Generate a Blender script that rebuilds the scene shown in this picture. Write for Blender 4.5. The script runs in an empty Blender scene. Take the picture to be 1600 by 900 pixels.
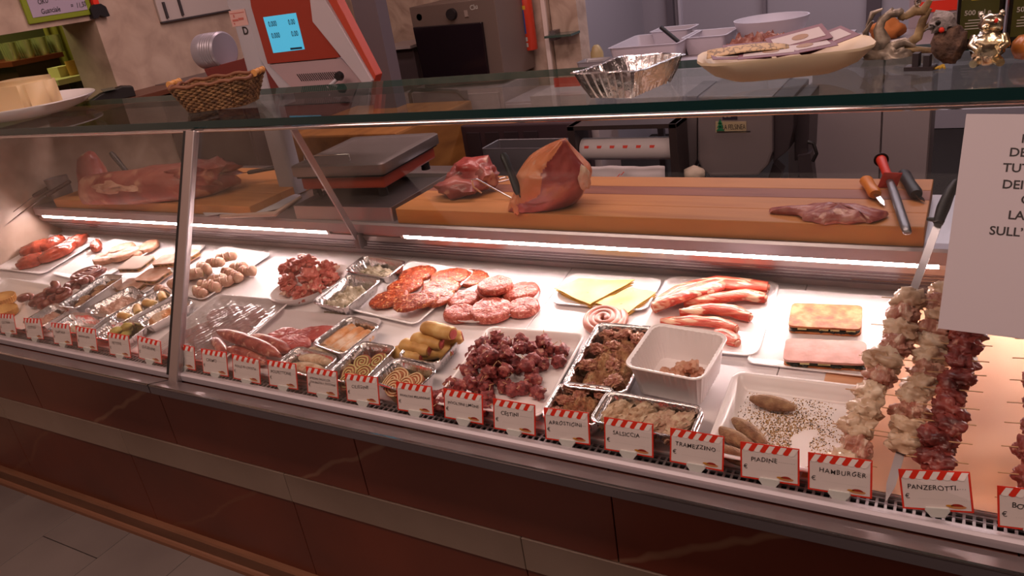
import bpy, bmesh, math, random
from mathutils import Vector, Matrix, noise
import numpy as np

# ---------------------------------------------------------------- camera
S = bpy.context.scene
COL = S.collection
CX, CY = 800.0, 450.0
CAM = Vector((0, 0, 1.6))
VX, VY = (-1350.0, 258.0), (1545.0, -200.0)
_a = (VX[0]-CX, VX[1]-CY); _b = (VY[0]-CX, VY[1]-CY)
FPX = math.sqrt(-(_a[0]*_b[0]+_a[1]*_b[1]))
_dx = -Vector((_a[0], -_a[1], -FPX)).normalized()
_dy = Vector((_b[0], -_b[1], -FPX)).normalized()
_dz = _dx.cross(_dy)
ROT = Matrix((_dx, _dy, _dz))
cam_data = bpy.data.cameras.new('camera')
cam = bpy.data.objects.new('camera', cam_data)
COL.objects.link(cam)
cam.matrix_world = Matrix.Translation(CAM) @ ROT.to_4x4()
cam_data.sensor_fit = 'HORIZONTAL'
cam_data.sensor_width = 36.0
cam_data.lens = FPX/1600.0*36.0
cam_data.clip_start = 0.02
S.camera = cam

# ---------------------------------------------------------------- light, view
def hexc(h, a=1.0):
    h = h.lstrip('#')
    v = [int(h[i:i+2], 16)/255.0 for i in (0, 2, 4)]
    return tuple((c/12.92 if c <= .04045 else ((c+.055)/1.055)**2.4) for c in v)+(a,)
S.view_settings.view_transform = 'Standard'
S.view_settings.look = 'None'
S.view_settings.gamma = 1.0
S.view_settings.use_curve_mapping = False
S.view_settings.exposure = 0.0
S.cycles.use_denoising = True
S.cycles.max_bounces = 10
S.cycles.transparent_max_bounces = 16
S.cycles.diffuse_bounces = 4
S.cycles.sample_clamp_indirect = 4.0
S.cycles.caustics_reflective = False
S.cycles.caustics_refractive = False
W = bpy.data.worlds.new('world'); S.world = W; W.use_nodes = True
W.node_tree.nodes['Background'].inputs['Color'].default_value = hexc('#b8a8a8')
W.node_tree.nodes['Background'].inputs['Strength'].default_value = 0.25
def area_light(name, loc, size, energy, col, rot=(0, 0, 0)):
    d = bpy.data.lights.new(name, 'AREA'); d.shape = 'RECTANGLE'
    d.size, d.size_y = size; d.energy = energy; d.color = hexc(col)[:3]
    o = bpy.data.objects.new(name, d); o.location = loc; o.rotation_euler = rot
    COL.objects.link(o); return o
area_light('shop_ceiling_light', (-1.6, 0.45, 2.75), (2.4, .5), 42, '#ffd9c8')
area_light('shop_ceiling_light', (1.2, 0.45, 2.75), (1.6, .5), 30, '#ffd9c8')
area_light('counter_ceiling_light', (-1.2, 2.5, 2.75), (3.0, .4), 38, '#ffd8d4')
area_light('cold_room_ceiling_light', (-0.6, 4.9, 2.7), (2.2, .6), 34, '#f3e8f2')
area_light('added_front_fill_light', (-1.0, -1.7, 2.78), (4.6, 1.4), 24, '#ffd9c8')  # added broad fill, brightens the stone front below the rail
LAMP_STRENGTH = 118.0

# ---------------------------------------------------------------- pixel -> place
def ray(u, v): return (ROT @ Vector((u-CX, -(v-CY), -FPX))).normalized()
def at_plane(u, v, p, n):
    d = ray(u, v); p = Vector(p); n = Vector(n)
    return CAM + d*((p-CAM).dot(n)/d.dot(n))
def at_z(u, v, z): return at_plane(u, v, (0, 0, z), (0, 0, 1))
def at_y(u, v, y): return at_plane(u, v, (0, y, 0), (0, 1, 0))
def at_x(u, v, x): return at_plane(u, v, (x, 0, 0), (1, 0, 0))
DECK = Matrix.Translation((0, 1.16, .681)) @ Matrix.Rotation(math.atan(.14), 4, 'X')
DECKI = DECK.inverted(); DN = DECK.to_3x3() @ Vector((0, 0, 1))
def dk(u, v, h=0.0):
    p = at_plane(u, v, DECK @ Vector((0, 0, h)), DN)
    q = DECKI @ p; return Vector((q.x, q.y))
GP = Vector((0, 1.116, .684)); _g = (Vector((0, 1.40, 1.272))-GP).normalized()
GN = Vector((0, -_g.z, _g.y))           # outward normal of the sloping front glass
def at_glass(u, v, off=0.0): return at_plane(u, v, GP+GN*off, GN)

# ---------------------------------------------------------------- mesh helpers
def rng(s): return random.Random(s)
def nz(x, y, z=0.0): return noise.noise(Vector((x, y, z)))
class MB:
    def __init__(s): s.v = []; s.f = []; s.m = []
    def add(s, vs, fs, mi=0, M=None):
        b = len(s.v)
        s.v += [(M @ Vector(p))[:] if M else tuple(p) for p in vs]
        s.f += [tuple(b+i for i in f) for f in fs]; s.m += [mi]*len(fs)
        return s
    def box(s, a, b, mi=0, M=None):
        x0, y0, z0 = a; x1, y1, z1 = b
        return s.add([(x0,y0,z0),(x1,y0,z0),(x1,y1,z0),(x0,y1,z0),(x0,y0,z1),(x1,y0,z1),(x1,y1,z1),(x0,y1,z1)],
                     [(0,3,2,1),(4,5,6,7),(0,1,5,4),(1,2,6,5),(2,3,7,6),(3,0,4,7)], mi, M)
    def prism(s, pts, axis, lo, hi, mi=0, M=None):
        n = len(pts)
        def mk(p, t): return {'x': (t, p[0], p[1]), 'y': (p[0], t, p[1]), 'z': (p[0], p[1], t)}[axis]
        vs = [mk(p, lo) for p in pts]+[mk(p, hi) for p in pts]
        fs = [tuple(range(n))[::-1], tuple(range(n, 2*n))]+[(i, (i+1) % n, n+(i+1) % n, n+i) for i in range(n)]
        return s.add(vs, fs, mi, M)
    def loft(s, rings, mi=0, c0=True, c1=True, M=None, closed=True):
        n = len(rings[0]); vs = [p for r in rings for p in r]; fs = []
        for k in range(len(rings)-1):
            for i in range(n if closed else n-1):
                j = (i+1) % n
                fs.append((k*n+i, k*n+j, (k+1)*n+j, (k+1)*n+i))
        if c0: fs.append(tuple(range(n))[::-1])
        if c1: fs.append(tuple((len(rings)-1)*n+i for i in range(n)))
        return s.add(vs, fs, mi, M)
    def lathe(s, prof, n=32, mi=0, M=None, sx=1.0, sy=1.0):
        rings = [[(r*math.cos(2*math.pi*i/n)*sx, r*math.sin(2*math.pi*i/n)*sy, z) for i in range(n)] for r, z in prof]
        return s.loft(rings, mi, True, True, M)
    def tube(s, pts, r, n=10, mi=0, M=None, cap=True, flat=1.0):
        pts = [Vector(p) for p in pts]; k = len(pts)
        rs = r if isinstance(r, (list, tuple)) else [r]*k
        rings = []; t0 = None; nn = None
        for i in range(k):
            t = (pts[min(i+1, k-1)]-pts[max(i-1, 0)]).normalized()
            if nn is None:
                nn = t.cross(Vector((0, 0, 1)) if abs(t.z) < .9 else Vector((1, 0, 0))).normalized()
            else:
                nn = (nn - t*nn.dot(t)).normalized()
            bb = t.cross(nn)
            rings.append([pts[i]+nn*(rs[i]*math.cos(2*math.pi*j/n))+bb*(rs[i]*flat*math.sin(2*math.pi*j/n)) for j in range(n)])
        return s.loft([[tuple(p) for p in r_] for r_ in rings], mi, cap, cap, M)
    def mesh(s, name, smooth=None, bevel=0, seg=2):
        me = bpy.data.meshes.new(name); me.from_pydata(s.v, [], s.f)
        me.polygons.foreach_set('material_index', s.m)
        bm = bmesh.new(); bm.from_mesh(me)
        if bevel:
            bm.normal_update()
            es = [e for e in bm.edges if len(e.link_faces) == 2 and e.calc_face_angle(0) > .6]
            bmesh.ops.bevel(bm, geom=es, offset=bevel, segments=seg, affect='EDGES', profile=.6)
        bmesh.ops.recalc_face_normals(bm, faces=bm.faces)
        bm.to_mesh(me); bm.free()
        if smooth is not None:
            me.polygons.foreach_set('use_smooth', [True]*len(me.polygons))
            me.set_sharp_from_angle(angle=math.radians(smooth))
        return me
    def build(s, name, mats, parent=None, smooth=None, bevel=0, seg=2, **kw):
        return put(name, s.mesh(name, smooth, bevel, seg), mats, parent, **kw)
def put(name, me, mats, parent=None, label=None, cat=None, group=None, kind=None, M=None):
    if mats is not None and not len(me.materials):
        for m in (mats if isinstance(mats, (list, tuple)) else [mats]): me.materials.append(m)
    o = bpy.data.objects.new(name, me); COL.objects.link(o)
    if parent: o.parent = parent
    if M is not None: o.matrix_local = M
    return tag(o, label, cat, group, kind)
def tag(o, label=None, cat=None, group=None, kind=None):
    if label: o['label'] = label
    if cat: o['category'] = cat
    if group: o['group'] = group
    if kind: o['kind'] = kind
    return o
def empty(name, label, cat, M=None, group=None):
    o = bpy.data.objects.new(name, None); COL.objects.link(o); o.empty_display_size = .05
    if M is not None: o.matrix_world = M
    return tag(o, label, cat, group)
def copy_tree(o, parent=None):
    c = o.copy(); COL.objects.link(c)
    if parent: c.parent = parent
    for ch in list(o.children): copy_tree(ch, c)
    return c
def TR(x=0, y=0, z=0): return Matrix.Translation((x, y, z))
def RX(a): return Matrix.Rotation(math.radians(a), 4, 'X')
def RY(a): return Matrix.Rotation(math.radians(a), 4, 'Y')
def RZ(a): return Matrix.Rotation(math.radians(a), 4, 'Z')
def SC(x, y=None, z=None): return Matrix.Diagonal((x, x if y is None else y, x if z is None else z, 1))
def rring(w, l, r, z, inset=0.0, ne=(1, 1), nc=5, rib=0.0, per=None):
    """rounded rectangle ring; ne = points along the x and y sides; rib pushes alternate points outward"""
    w = w-2*inset; l = l-2*inset; r = max(min(r-inset*.6, w*.49, l*.49), .0015)
    P = []
    cs = [(w/2-r, -l/2+r, -90), (w/2-r, l/2-r, 0), (-w/2+r, l/2-r, 90), (-w/2+r, -l/2+r, 180)]
    for k, (cx, cy, a0) in enumerate(cs):
        for i in range(nc+1):
            a = math.radians(a0+90*i/nc); o = rib if (i % 2) else 0
            P.append((cx+(r+o)*math.cos(a), cy+(r+o)*math.sin(a), z))
        nx = cs[(k+1) % 4]; m = ne[1] if k % 2 == 0 else ne[0]
        a = math.radians(a0+90); p0 = P[-1]
        p1 = (nx[0]+r*math.cos(math.radians(nx[2])), nx[1]+r*math.sin(math.radians(nx[2])))
        for i in range(1, m):
            t = i/m; o = rib if (i % 2) else 0
            P.append((p0[0]+(p1[0]-p0[0])*t+o*math.cos(a), p0[1]+(p1[1]-p0[1])*t+o*math.sin(a), z))
    return P
_ico = {}
def ico(sub):
    if sub not in _ico:
        bm = bmesh.new(); bmesh.ops.create_icosphere(bm, subdivisions=sub, radius=1)
        bm.verts.ensure_lookup_table()
        _ico[sub] = ([v.co.copy() for v in bm.verts], [tuple(v.index for v in f.verts) for f in bm.faces]); bm.free()
    return _ico[sub]
def blob(mb, rx, ry, rz, seed=0, amp=.12, fr=1.6, sub=3, mi=0, M=None, pw=1.0, fine=0.0, cut=None):
    vs, fs = ico(sub); out = []
    o = Vector((seed*7.13, seed*3.71, seed*1.93))
    for v in vs:
        k = 1+amp*noise.noise(v*fr+o)*2+(fine*(noise.noise(v*fr*4+o)+.6*noise.noise(v*fr*9+o)) if fine else 0)
        z = v.z
        if pw != 1.0: z = math.copysign(abs(z)**pw, z)
        p = [v.x*rx*k, v.y*ry*k, z*rz*k]
        if cut is not None and p[2] < cut: p[2] = cut
        out.append(p)
    mb.add(out, fs, mi, M); return mb
def smoothstep(a, b, x):
    t = max(0, min(1, (x-a)/(b-a))); return t*t*(3-2*t)

# ---------------------------------------------------------------- materials
MATS = {}
def pm(name, col, rough=.5, metal=0.0, ramp=None, nscale=8, ndet=4, ndist=0.0, bump=None, coat=0.0, sss=0.0,
       spec=.5, stretch=None, emit=None, trans=0.0, ior=1.45, alpha=1.0, sheen=0.0, wave=None, ramp2=None, n2=60):
    if name in MATS: return MATS[name]
    m = bpy.data.materials.new(name); m.use_nodes = True; nt = m.node_tree; N = nt.nodes; L = nt.links
    b = N['Principled BSDF']
    b.inputs['Base Color'].default_value = hexc(col); b.inputs['Roughness'].default_value = rough
    b.inputs['Metallic'].default_value = metal; b.inputs['Specular IOR Level'].default_value = spec
    b.inputs['Coat Weight'].default_value = coat; b.inputs['Coat Roughness'].default_value = .12
    b.inputs['Transmission Weight'].default_value = trans; b.inputs['IOR'].default_value = ior
    b.inputs['Alpha'].default_value = alpha
    if sss:
        b.inputs['Subsurface Weight'].default_value = sss; b.inputs['Subsurface Radius'].default_value = (.012, .005, .003)
    if emit: b.inputs['Emission Color'].default_value = hexc(emit[0]); b.inputs['Emission Strength'].default_value = emit[1]
    if ramp or bump:
        tc = N.new('ShaderNodeTexCoord'); oi = N.new('ShaderNodeObjectInfo'); ad = N.new('ShaderNodeVectorMath'); ad.operation = 'ADD'
        mu = N.new('ShaderNodeMath'); mu.operation = 'MULTIPLY'; mu.inputs[1].default_value = 13.0
        L.new(oi.outputs['Random'], mu.inputs[0])
        L.new(tc.outputs['Object'], ad.inputs[0]); L.new(mu.outputs[0], ad.inputs[1])
        vec = ad.outputs[0]
        if stretch:
            mp = N.new('ShaderNodeMapping'); mp.inputs['Scale'].default_value = stretch
            L.new(vec, mp.inputs['Vector']); vec = mp.outputs[0]
        def cr(fac, stops):
            r = N.new('ShaderNodeValToRGB'); e = r.color_ramp.elements
            while len(e) < len(stops): e.new(.5)
            for i, (p, c) in enumerate(stops): e[i].position = p; e[i].color = hexc(c)
            L.new(fac, r.inputs['Fac']); return r.outputs['Color']
        col_out = None
        if ramp:
            if wave:
                nn = N.new('ShaderNodeTexWave'); nn.inputs['Scale'].default_value = wave[0]
                nn.inputs['Distortion'].default_value = wave[1]; nn.inputs['Detail'].default_value = 3
                nn.inputs['Detail Scale'].default_value = wave[2]; nn.bands_direction = wave[3]
            else:
                nn = N.new('ShaderNodeTexNoise'); nn.inputs['Scale'].default_value = nscale
                nn.inputs['Detail'].default_value = ndet; nn.inputs['Distortion'].default_value = ndist
            L.new(vec, nn.inputs['Vector']); col_out = cr(nn.outputs['Fac'], ramp)
        if ramp2:
            n3 = N.new('ShaderNodeTexNoise'); n3.inputs['Scale'].default_value = n2; n3.inputs['Detail'].default_value = 2
            L.new(vec, n3.inputs['Vector'])
            rr = N.new('ShaderNodeValToRGB'); rr.color_ramp.elements[0].position = ramp2[0]; rr.color_ramp.elements[1].position = ramp2[1]
            L.new(n3.outputs['Fac'], rr.inputs['Fac'])
            mx = N.new('ShaderNodeMixRGB'); L.new(rr.outputs['Color'], mx.inputs['Fac'])
            if col_out: L.new(col_out, mx.inputs['Color1'])
            else: mx.inputs['Color1'].default_value = hexc(col)
            mx.inputs['Color2'].default_value = hexc(ramp2[2]); col_out = mx.outputs[0]
        if col_out: L.new(col_out, b.inputs['Base Color'])
        if bump:
            nb = N.new('ShaderNodeTexNoise'); nb.inputs['Scale'].default_value = bump[0]; nb.inputs['Detail'].default_value = 4
            L.new(vec, nb.inputs['Vector'])
            bp = N.new('ShaderNodeBump'); bp.inputs['Strength'].default_value = bump[1]; bp.inputs['Distance'].default_value = bump[2] if len(bump) > 2 else .003
            L.new(nb.outputs['Fac'], bp.inputs['Height']); L.new(bp.outputs['Normal'], b.inputs['Normal'])
    MATS[name] = m; return m
def glass_mat(name, tint='#f4fbf8', refl=1.0, rough=.0, ior=1.5, haze=0.0):
    """thin clear sheet: transparent with Fresnel reflection"""
    m = bpy.data.materials.new(name); m.use_nodes = True; nt = m.node_tree; N = nt.nodes; L = nt.links
    N.remove(N['Principled BSDF'])
    t = N.new('ShaderNodeBsdfTransparent'); t.inputs['Color'].default_value = hexc(tint)
    g = N.new('ShaderNodeBsdfGlossy'); g.inputs['Roughness'].default_value = rough
    f = N.new('ShaderNodeFresnel'); f.inputs['IOR'].default_value = ior
    mu = N.new('ShaderNodeMath'); mu.operation = 'MULTIPLY'; mu.inputs[1].default_value = refl; mu.use_clamp = True
    mx = N.new('ShaderNodeMixShader'); L.new(f.outputs[0], mu.inputs[0]); L.new(mu.outputs[0], mx.inputs[0])
    L.new(t.outputs[0], mx.inputs[1]); L.new(g.outputs[0], mx.inputs[2])
    out = mx.outputs[0]
    if haze:
        df = N.new('ShaderNodeBsdfDiffuse'); df.inputs['Color'].default_value = (.85, .82, .83, 1)
        m2 = N.new('ShaderNodeMixShader'); m2.inputs[0].default_value = haze; L.new(out, m2.inputs[1]); L.new(df.outputs[0], m2.inputs[2]); out = m2.outputs[0]
    L.new(out, N['Material Output'].inputs['Surface'])
    MATS[name] = m; return m
STEEL = pm('brushed_steel', '#b9b0b2', .32, .9, bump=(60, .12, .001), stretch=(1, 12, 12))
STEEL_D = pm('dull_steel', '#8f8789', .42, .85)
CHROME = pm('chrome', '#d8d4d6', .12, 1)
WHITEP = pm('white_enamel', '#f1ebec', .22, coat=.3, sss=0)
WHITED = pm('white_deck', '#e9e2e4', .35)
PLAST = pm('white_plastic', '#ece6e7', .35)
FOIL = pm('aluminium_foil', '#f4f0f2', .2, 1.0, bump=(55, .6, .004))
BLACK = pm('black_plastic', '#1c181b', .45)
DGREY = pm('dark_grey', '#3a3437', .5)
RUBBER = pm('black_rubber', '#0e0c0e', .6)
RED = pm('red_enamel', '#a8402c', .4)
GREYP = pm('grey_plastic', '#a8a4ae', .4)
INK = pm('pen_ink', '#2a2426', .6)
PRINTRED = pm('print_red', '#d8301c', .5)
PAPER = pm('white_paper', '#e6dede', .6)
WOODBOARD = pm('board_wood', '#b87a48', .5, ramp=[(.3, '#b0703f'), (.5, '#bf8049'), (.7, '#b57845')], nscale=3, stretch=(1, 9, 9), bump=(12, .1))
# ================================================================ the setting
MARBLE = pm('beige_marble', '#b39c92', .35, ramp=[(.3, '#a08a7c'), (.5, '#b39c8c'), (.7, '#c0aa9a')], nscale=9, ndet=9, ndist=.4)
MARBLE_B = pm('back_marble', '#b8a096', .35, ramp=[(.3, '#9a8272'), (.5, '#b8a190'), (.7, '#c8b2a0')], nscale=5.0, ndet=8, ndist=1.6)
PANEL = pm('cold_room_panel', '#aca1a8', .45)
CEIL = pm('ceiling_paint', '#a89c98', .8)
GROUT = pm('grout', '#2c2422', .9)
TILE = pm('floor_tile', '#645a58', .5, ramp=[(.3, '#5a504e'), (.6, '#685e5b'), (.8, '#706562')], nscale=2.5)
# floor with tiles
fl = MB().box((-5.4, -2.6, -.06), (3.2, 6.6, -.006)).build('floor', GROUT, kind='structure')
tm = MB().box((-.1523, -.2985, -.006), (.1523, .2985, 0)).mesh('tile', bevel=.0012, seg=1)
px = -2.642; k = 0
for c in range(-5, 6):
    x = px+.307*c+.1535
    y0 = .952 if c % 2 == 0 else 1.254
    for r in range(4):
        yc = y0-.3-.6*r+.6
        if yc-.3 > 1.1: continue
        put('tile', tm, TILE, fl, M=TR(x, yc, 0))
MB().box((-5.4, -2.6, 2.85), (3.2, 6.6, 2.95)).build('ceiling', CEIL, kind='structure')
MB().box((-5.4, -2.7, 0), (3.2, -2.6, 2.85)).build('wall_front', pm('shop_wall', '#4a3c38', .8), kind='structure')
MB().box((3.1, -2.6, 0), (3.2, 6.6, 2.85)).build('wall_right', pm('shop_wall_b', '#97867c', .8), kind='structure')
# left wall with the serving hatch
OY0, OY1, OZ0, OZ1 = 1.45, 2.262, 1.235, 1.575
XW = -3.35
wl = MB()
wl.box((XW-.25, -2.6, 0), (XW, OY0, 2.85)); wl.box((XW-.25, OY1, 0), (XW, 4.15, 2.85))
wl.box((XW-.25, OY0, 0), (XW, OY1, OZ0)); wl.box((XW-.25, OY0, OZ1), (XW, OY1, 2.85))
wl = wl.build('wall_left', MARBLE, kind='structure')
MB().box((XW-.26, OY0, OZ0-.03), (XW+.002, OY1, OZ0+.004)).build('hatch_sill', pm('sill', '#4a2e26', .4), wl)
# small room behind the hatch
nr = MB()
nr.box((-5.2, .6, .4), (-5.15, 3.4, 2.4)); nr.box((-5.2, 3.35, .4), (XW-.25, 3.4, 2.4)); nr.box((-5.2, .6, .4), (XW-.25, .65, 2.4)); nr.box((-5.2, .6, 2.35), (XW-.25, 3.4, 2.4))
nr.build('wall_hatch_room', pm('olive_wall', '#6c6742', .7), kind='structure')
area_light('hatch_room_light', (-4.3, 2.0, 2.3), (.5, .5), 13, '#ece6a8')
# back wall: marble part with the oven and pillar, then the opening to the cold room
XP0, XP1 = -2.035, -1.87
wb = MB()
wb.box((XW, 4.0, 0), (XP0, 4.12, 2.85)); wb.build('wall_back', MARBLE_B, kind='structure')
pl = MB().box((XP0-.02, 3.985, 0), (XP0+.005, 4.0, 2.85)); pl.build('trim_1', pm('trim_white', '#d9c9c0', .4), kind='structure')
MB().box((XP0+.005, 4.04, 0), (XP1, 4.16, 2.85)).build('wall_pillar', MARBLE_B, kind='structure')
# cold room shell of white sandwich panels
cr_ = MB(); cr_.box((-2.3, 6.2, 0), (3.1, 6.26, 2.85)); cr_ = cr_.build('wall_cold_room', PANEL, kind='structure')
MB().box((-2.36, 4.16, 0), (-2.3, 6.2, 2.85)).build('wall_cold_room_side', PANEL, kind='structure')
for i, (u, w, mt) in enumerate([(1048, .05, '#6d6268'), (1063, .02, '#cfc4cc'), (1195, .025, '#85797f'), (1365, .09, '#5c5056')]):
    p = at_y(u, 20, 6.17)
    MB().box((p.x-w/2, 6.15, 0), (p.x+w/2, 6.2, 2.85)).build('trim_%d' % (i+2), pm('jamb%d' % i, mt, .5), kind='structure')
# partition with steel cupboards behind the counter on the right
p0 = at_y(1268, 230, 3.2).x; p1 = at_y(1452, 230, 3.2).x
CUPZ = at_y(1385, 60, 3.4).z
cb = empty('tall_cupboard', 'tall grey steel cupboard door standing behind the right end of the cutting board', 'cupboard', TR(0, 3.2, 0))
MB().box((p0, 0, 0), (p1, .4, CUPZ)).build('body', pm('cupboard_paint', '#8d8286', .4), cb, bevel=.004)
MB().box((p1-.16, -.015, .06), (p1-.004, 0, CUPZ-.02)).build('door', pm('cupboard_door', '#948a8e', .4), cb, bevel=.003)
MB().box((p0+.004, -.015, .06), (p1-.166, 0, CUPZ-.02)).build('door', pm('cupboard_door', '#948a8e', .4), cb, bevel=.003)

# ================================================================ the display case
X0, X1 = -3.345, 1.1
GH = (1.272-.684)/_g.z
PX = at_glass(283, 400).x
VEIN = None
def stone(name, base, dark, light, vein, vs):
    m = bpy.data.materials.new(name); m.use_nodes = True; N = m.node_tree.nodes; L = m.node_tree.links; b = N['Principled BSDF']
    b.inputs['Roughness'].default_value = .3
    tc = N.new('ShaderNodeTexCoord'); n1 = N.new('ShaderNodeTexNoise'); n1.inputs['Scale'].default_value = 2.2; n1.inputs['Detail'].default_value = 6
    L.new(tc.outputs['Object'], n1.inputs['Vector'])
    r = N.new('ShaderNodeValToRGB'); e = r.color_ramp.elements; e[0].position = .3; e[0].color = hexc(dark); e[1].position = .7; e[1].color = hexc(light)
    L.new(n1.outputs['Fac'], r.inputs['Fac'])
    mp = N.new('ShaderNodeMapping'); mp.inputs['Rotation'].default_value = (0, math.radians(28), 0); L.new(tc.outputs['Object'], mp.inputs['Vector'])
    w = N.new('ShaderNodeTexWave'); w.inputs['Scale'].default_value = .75; w.inputs['Distortion'].default_value = 3.2; w.inputs['Detail'].default_value = 5; w.inputs['Detail Scale'].default_value = 1.3; w.bands_direction = 'Z'
    L.new(mp.outputs[0], w.inputs['Vector'])
    r2 = N.new('ShaderNodeValToRGB'); e = r2.color_ramp.elements; e[0].position = vs; e[0].color = (0, 0, 0, 1); e[1].position = 1; e[1].color = (.75, .75, .75, 1)
    L.new(w.outputs['Fac'], r2.inputs['Fac'])
    mx = N.new('ShaderNodeMixRGB'); L.new(r2.outputs[0], mx.inputs[0]); L.new(r.outputs[0], mx.inputs[1]); mx.inputs[2].default_value = hexc(vein)
    L.new(mx.outputs[0], b.inputs['Base Color']); return m
ST_UP = stone('brown_stone', '#6c3428', '#602e22', '#783c2c', '#8f6a54', .9975)
ST_LO = stone('red_stone', '#5c2a1c', '#502417', '#682f1e', '#683c28', .9996)
ST_MID = pm('cream_stone', '#a58e7e', .35, ramp=[(.3, '#7a685c'), (.6, '#88766a'), (.8, '#928074')], nscale=3, ndet=6)
SKIRT = pm('wood_skirting', '#6a4632', .45, ramp=[(.3, '#5e3e2c'), (.7, '#704a36')], nscale=4, stretch=(1, 8, 8))
case = empty('display_case', 'long refrigerated glass meat display case with white deck and steel trim', 'display case', TR(0, 0, 0))
base = bpy.data.objects.new('stone_front', None); COL.objects.link(base); base.parent = case; base.location = (0, 1.11, 0)
MB().box((X0, .02, 0), (X1, .085, .655)).build('core', DGREY, base)
xs = [X0, -2.62, -1.93, -1.21, -.55, .12, X1]
for a, b2 in zip(xs[:-1], xs[1:]):
    MB().box((a+.0012, 0, .422), (b2-.0012, .02, .655)).build('upper_slab', ST_UP, base, bevel=.001, seg=1)
xs = [X0, -2.9, -2.2, -1.5, -.78, .05, X1]
for a, b2 in zip(xs[:-1], xs[1:]):
    MB().box((a+.001, 0, .062), (b2-.001, .02, .328)).build('lower_slab', ST_LO, base, bevel=.001, seg=1)
    MB().box((a+.0008, -.003, .329), (b2-.0008, .02, .421)).build('stripe_slab', ST_MID, base, bevel=.001, seg=1)
MB().prism([(-.02, 0), (.02, 0), (.02, .066), (-.016, .066), (-.02, .06)], 'x', X0, X1).build('skirting', SKIRT, base)
MB().prism([(-.034, 0), (-.02, 0), (-.02, .02), (-.026, .018), (-.032, .011)], 'x', X0, X1).build('quarter_round', pm('light_wood', '#6e4834', .55), base)

# bumper rail in two lengths with a mitred joint
rail = [(1.048, .658), (1.10, .640), (1.107, .645), (1.107, .652), (1.098, .664), (1.05, .681), (1.042, .684), (1.038, .680), (1.038, .668)]
RAILM = pm('rail_steel', '#857777', .28, .75, bump=(40, .1, .001), stretch=(1, 10, 10))
RAILF = pm('rail_face', '#5f585c', .5, .3)
for a, b2 in ((X0, PX-.008), (PX-.002, X1)):
    MB().prism(rail, 'x', a, b2).build('bumper_rail', RAILM, case)
    MB().box((a, 1.0365, .6585), (b2, 1.0385, .6805)).build('rail_face', RAILF, case)
    MB().box((a, 1.036, .6812), (b2, 1.041, .6845)).build('rail_bead', CHROME, case)
# lip that holds the glass and the slotted air strip
lip = [(1.108, .662), (1.126, .662), (1.126, .679), (1.123, .683), (1.113, .683), (1.108, .678)]
MB().prism(lip, 'x', X0, X1).build('front_lip', pm('lip_steel', '#c2bac2', .4, .4), case, smooth=40)
MB().box((X0, 1.13, .652), (X1, 1.175, .660)).build('air_channel', BLACK, case)
g = MB()
n = int((X1-X0)/.014)
for i in range(n):
    x = X0+.014*i; g.box((x, 1.128, .674), (x+.0045, 1.16, .677))
g.box((X0, 1.1275, .673), (X1, 1.131, .6775)); g.box((X0, 1.143, .6735), (X1, 1.146, .6772)); g.box((X0, 1.155, .673), (X1, 1.162, .6775))
g.build('air_grille', pm('grille_metal', '#a59c9f', .4, .7), case, kind='stuff')
# deck panels
xs = [X0, -2.75, -2.1, -1.47, -.92, -.3, .3, X1]
for a, b2 in zip(xs[:-1], xs[1:]):
    MB().box((a+.0008, .004, -.02), (b2-.0008, .628, 0), M=DECK).build('deck_panel', WHITED, case, bevel=.001, seg=1)
MB().box((X0, .628, -.02), (X1, .64, .022), M=DECK).build('deck_upstand', pm('upstand', '#b9adb0', .4), case)
MB().box((X0, 1.2, .3), (X1, 1.76, .655)).build('tank', DGREY, case)
# rear air louvres
SL = pm('louvre', '#7c6c72', .35, .5)
for i in range(4):
    t0 = i/4; y = 1.726+.050*t0; z = .841-.0135*i
    MB().prism([(y, z), (y+.006, z-.0125), (y+.016, z-.0125), (y+.010, z)], 'x', X0, X1).build('louvre', SL, case)
    MB().prism([(y+.0045, z-.0118), (y+.0055, z-.0136), (y+.008, z-.0136), (y+.007, z-.0118)], 'x', X0, X1).build('louvre_bead', CHROME, case)
MB().box((X0, 1.80, .70), (X1, 1.81, .87)).build('rear_panel', pm('rear_dark', '#3c3438', .5), case)
# front uprights
def on_glass(x0, x1, a, b2, d0, d1):
    """box lying on the sloping glass plane: x range, distance up the slope, offset along its normal"""
    vs = []
    for d in (d0, d1):
        for s_, x in ((a, x0), (a, x1), (b2, x1), (b2, x0)):
            p = GP+_g*s_+GN*d; vs.append((x, p.y, p.z))
    return vs, [(0, 3, 2, 1), (4, 5, 6, 7), (0, 1, 5, 4), (1, 2, 6, 5), (2, 3, 7, 6), (3, 0, 4, 7)]

up = MB(); up.add(*on_glass(PX, PX+.036, -.03, GH, -.004, .014)); up.build('upright', STEEL, case, bevel=.003)
up = MB(); up.add(*on_glass(PX-.014, PX, -.012, GH, -.004, .010)); up.build('gasket', RUBBER, case)
up = MB(); up.add(*on_glass(-3.343, -3.325, -.012, GH, -.004, .010)); up.build('upright', STEEL, case)
CLEAR = glass_mat('front_glass', '#fafaf9', .18)
gl = MB(); gl.add(*on_glass(-3.325, PX-.0145, 0, GH-.004, 0, .006)); gl.build('front_pane', CLEAR, case)
gl = MB(); gl.add(*on_glass(PX+.0365, X1, 0, GH-.004, 0, .006)); gl.build('front_pane', CLEAR, case)
gb = MB(); gb.add(*on_glass(-3.325, PX-.0145, GH-.0035, GH, -.001, .006)); gb.add(*on_glass(PX+.0365, X1, GH-.0035, GH, -.001, .006)); gb.build('pane_bead', CHROME, case)
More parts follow.
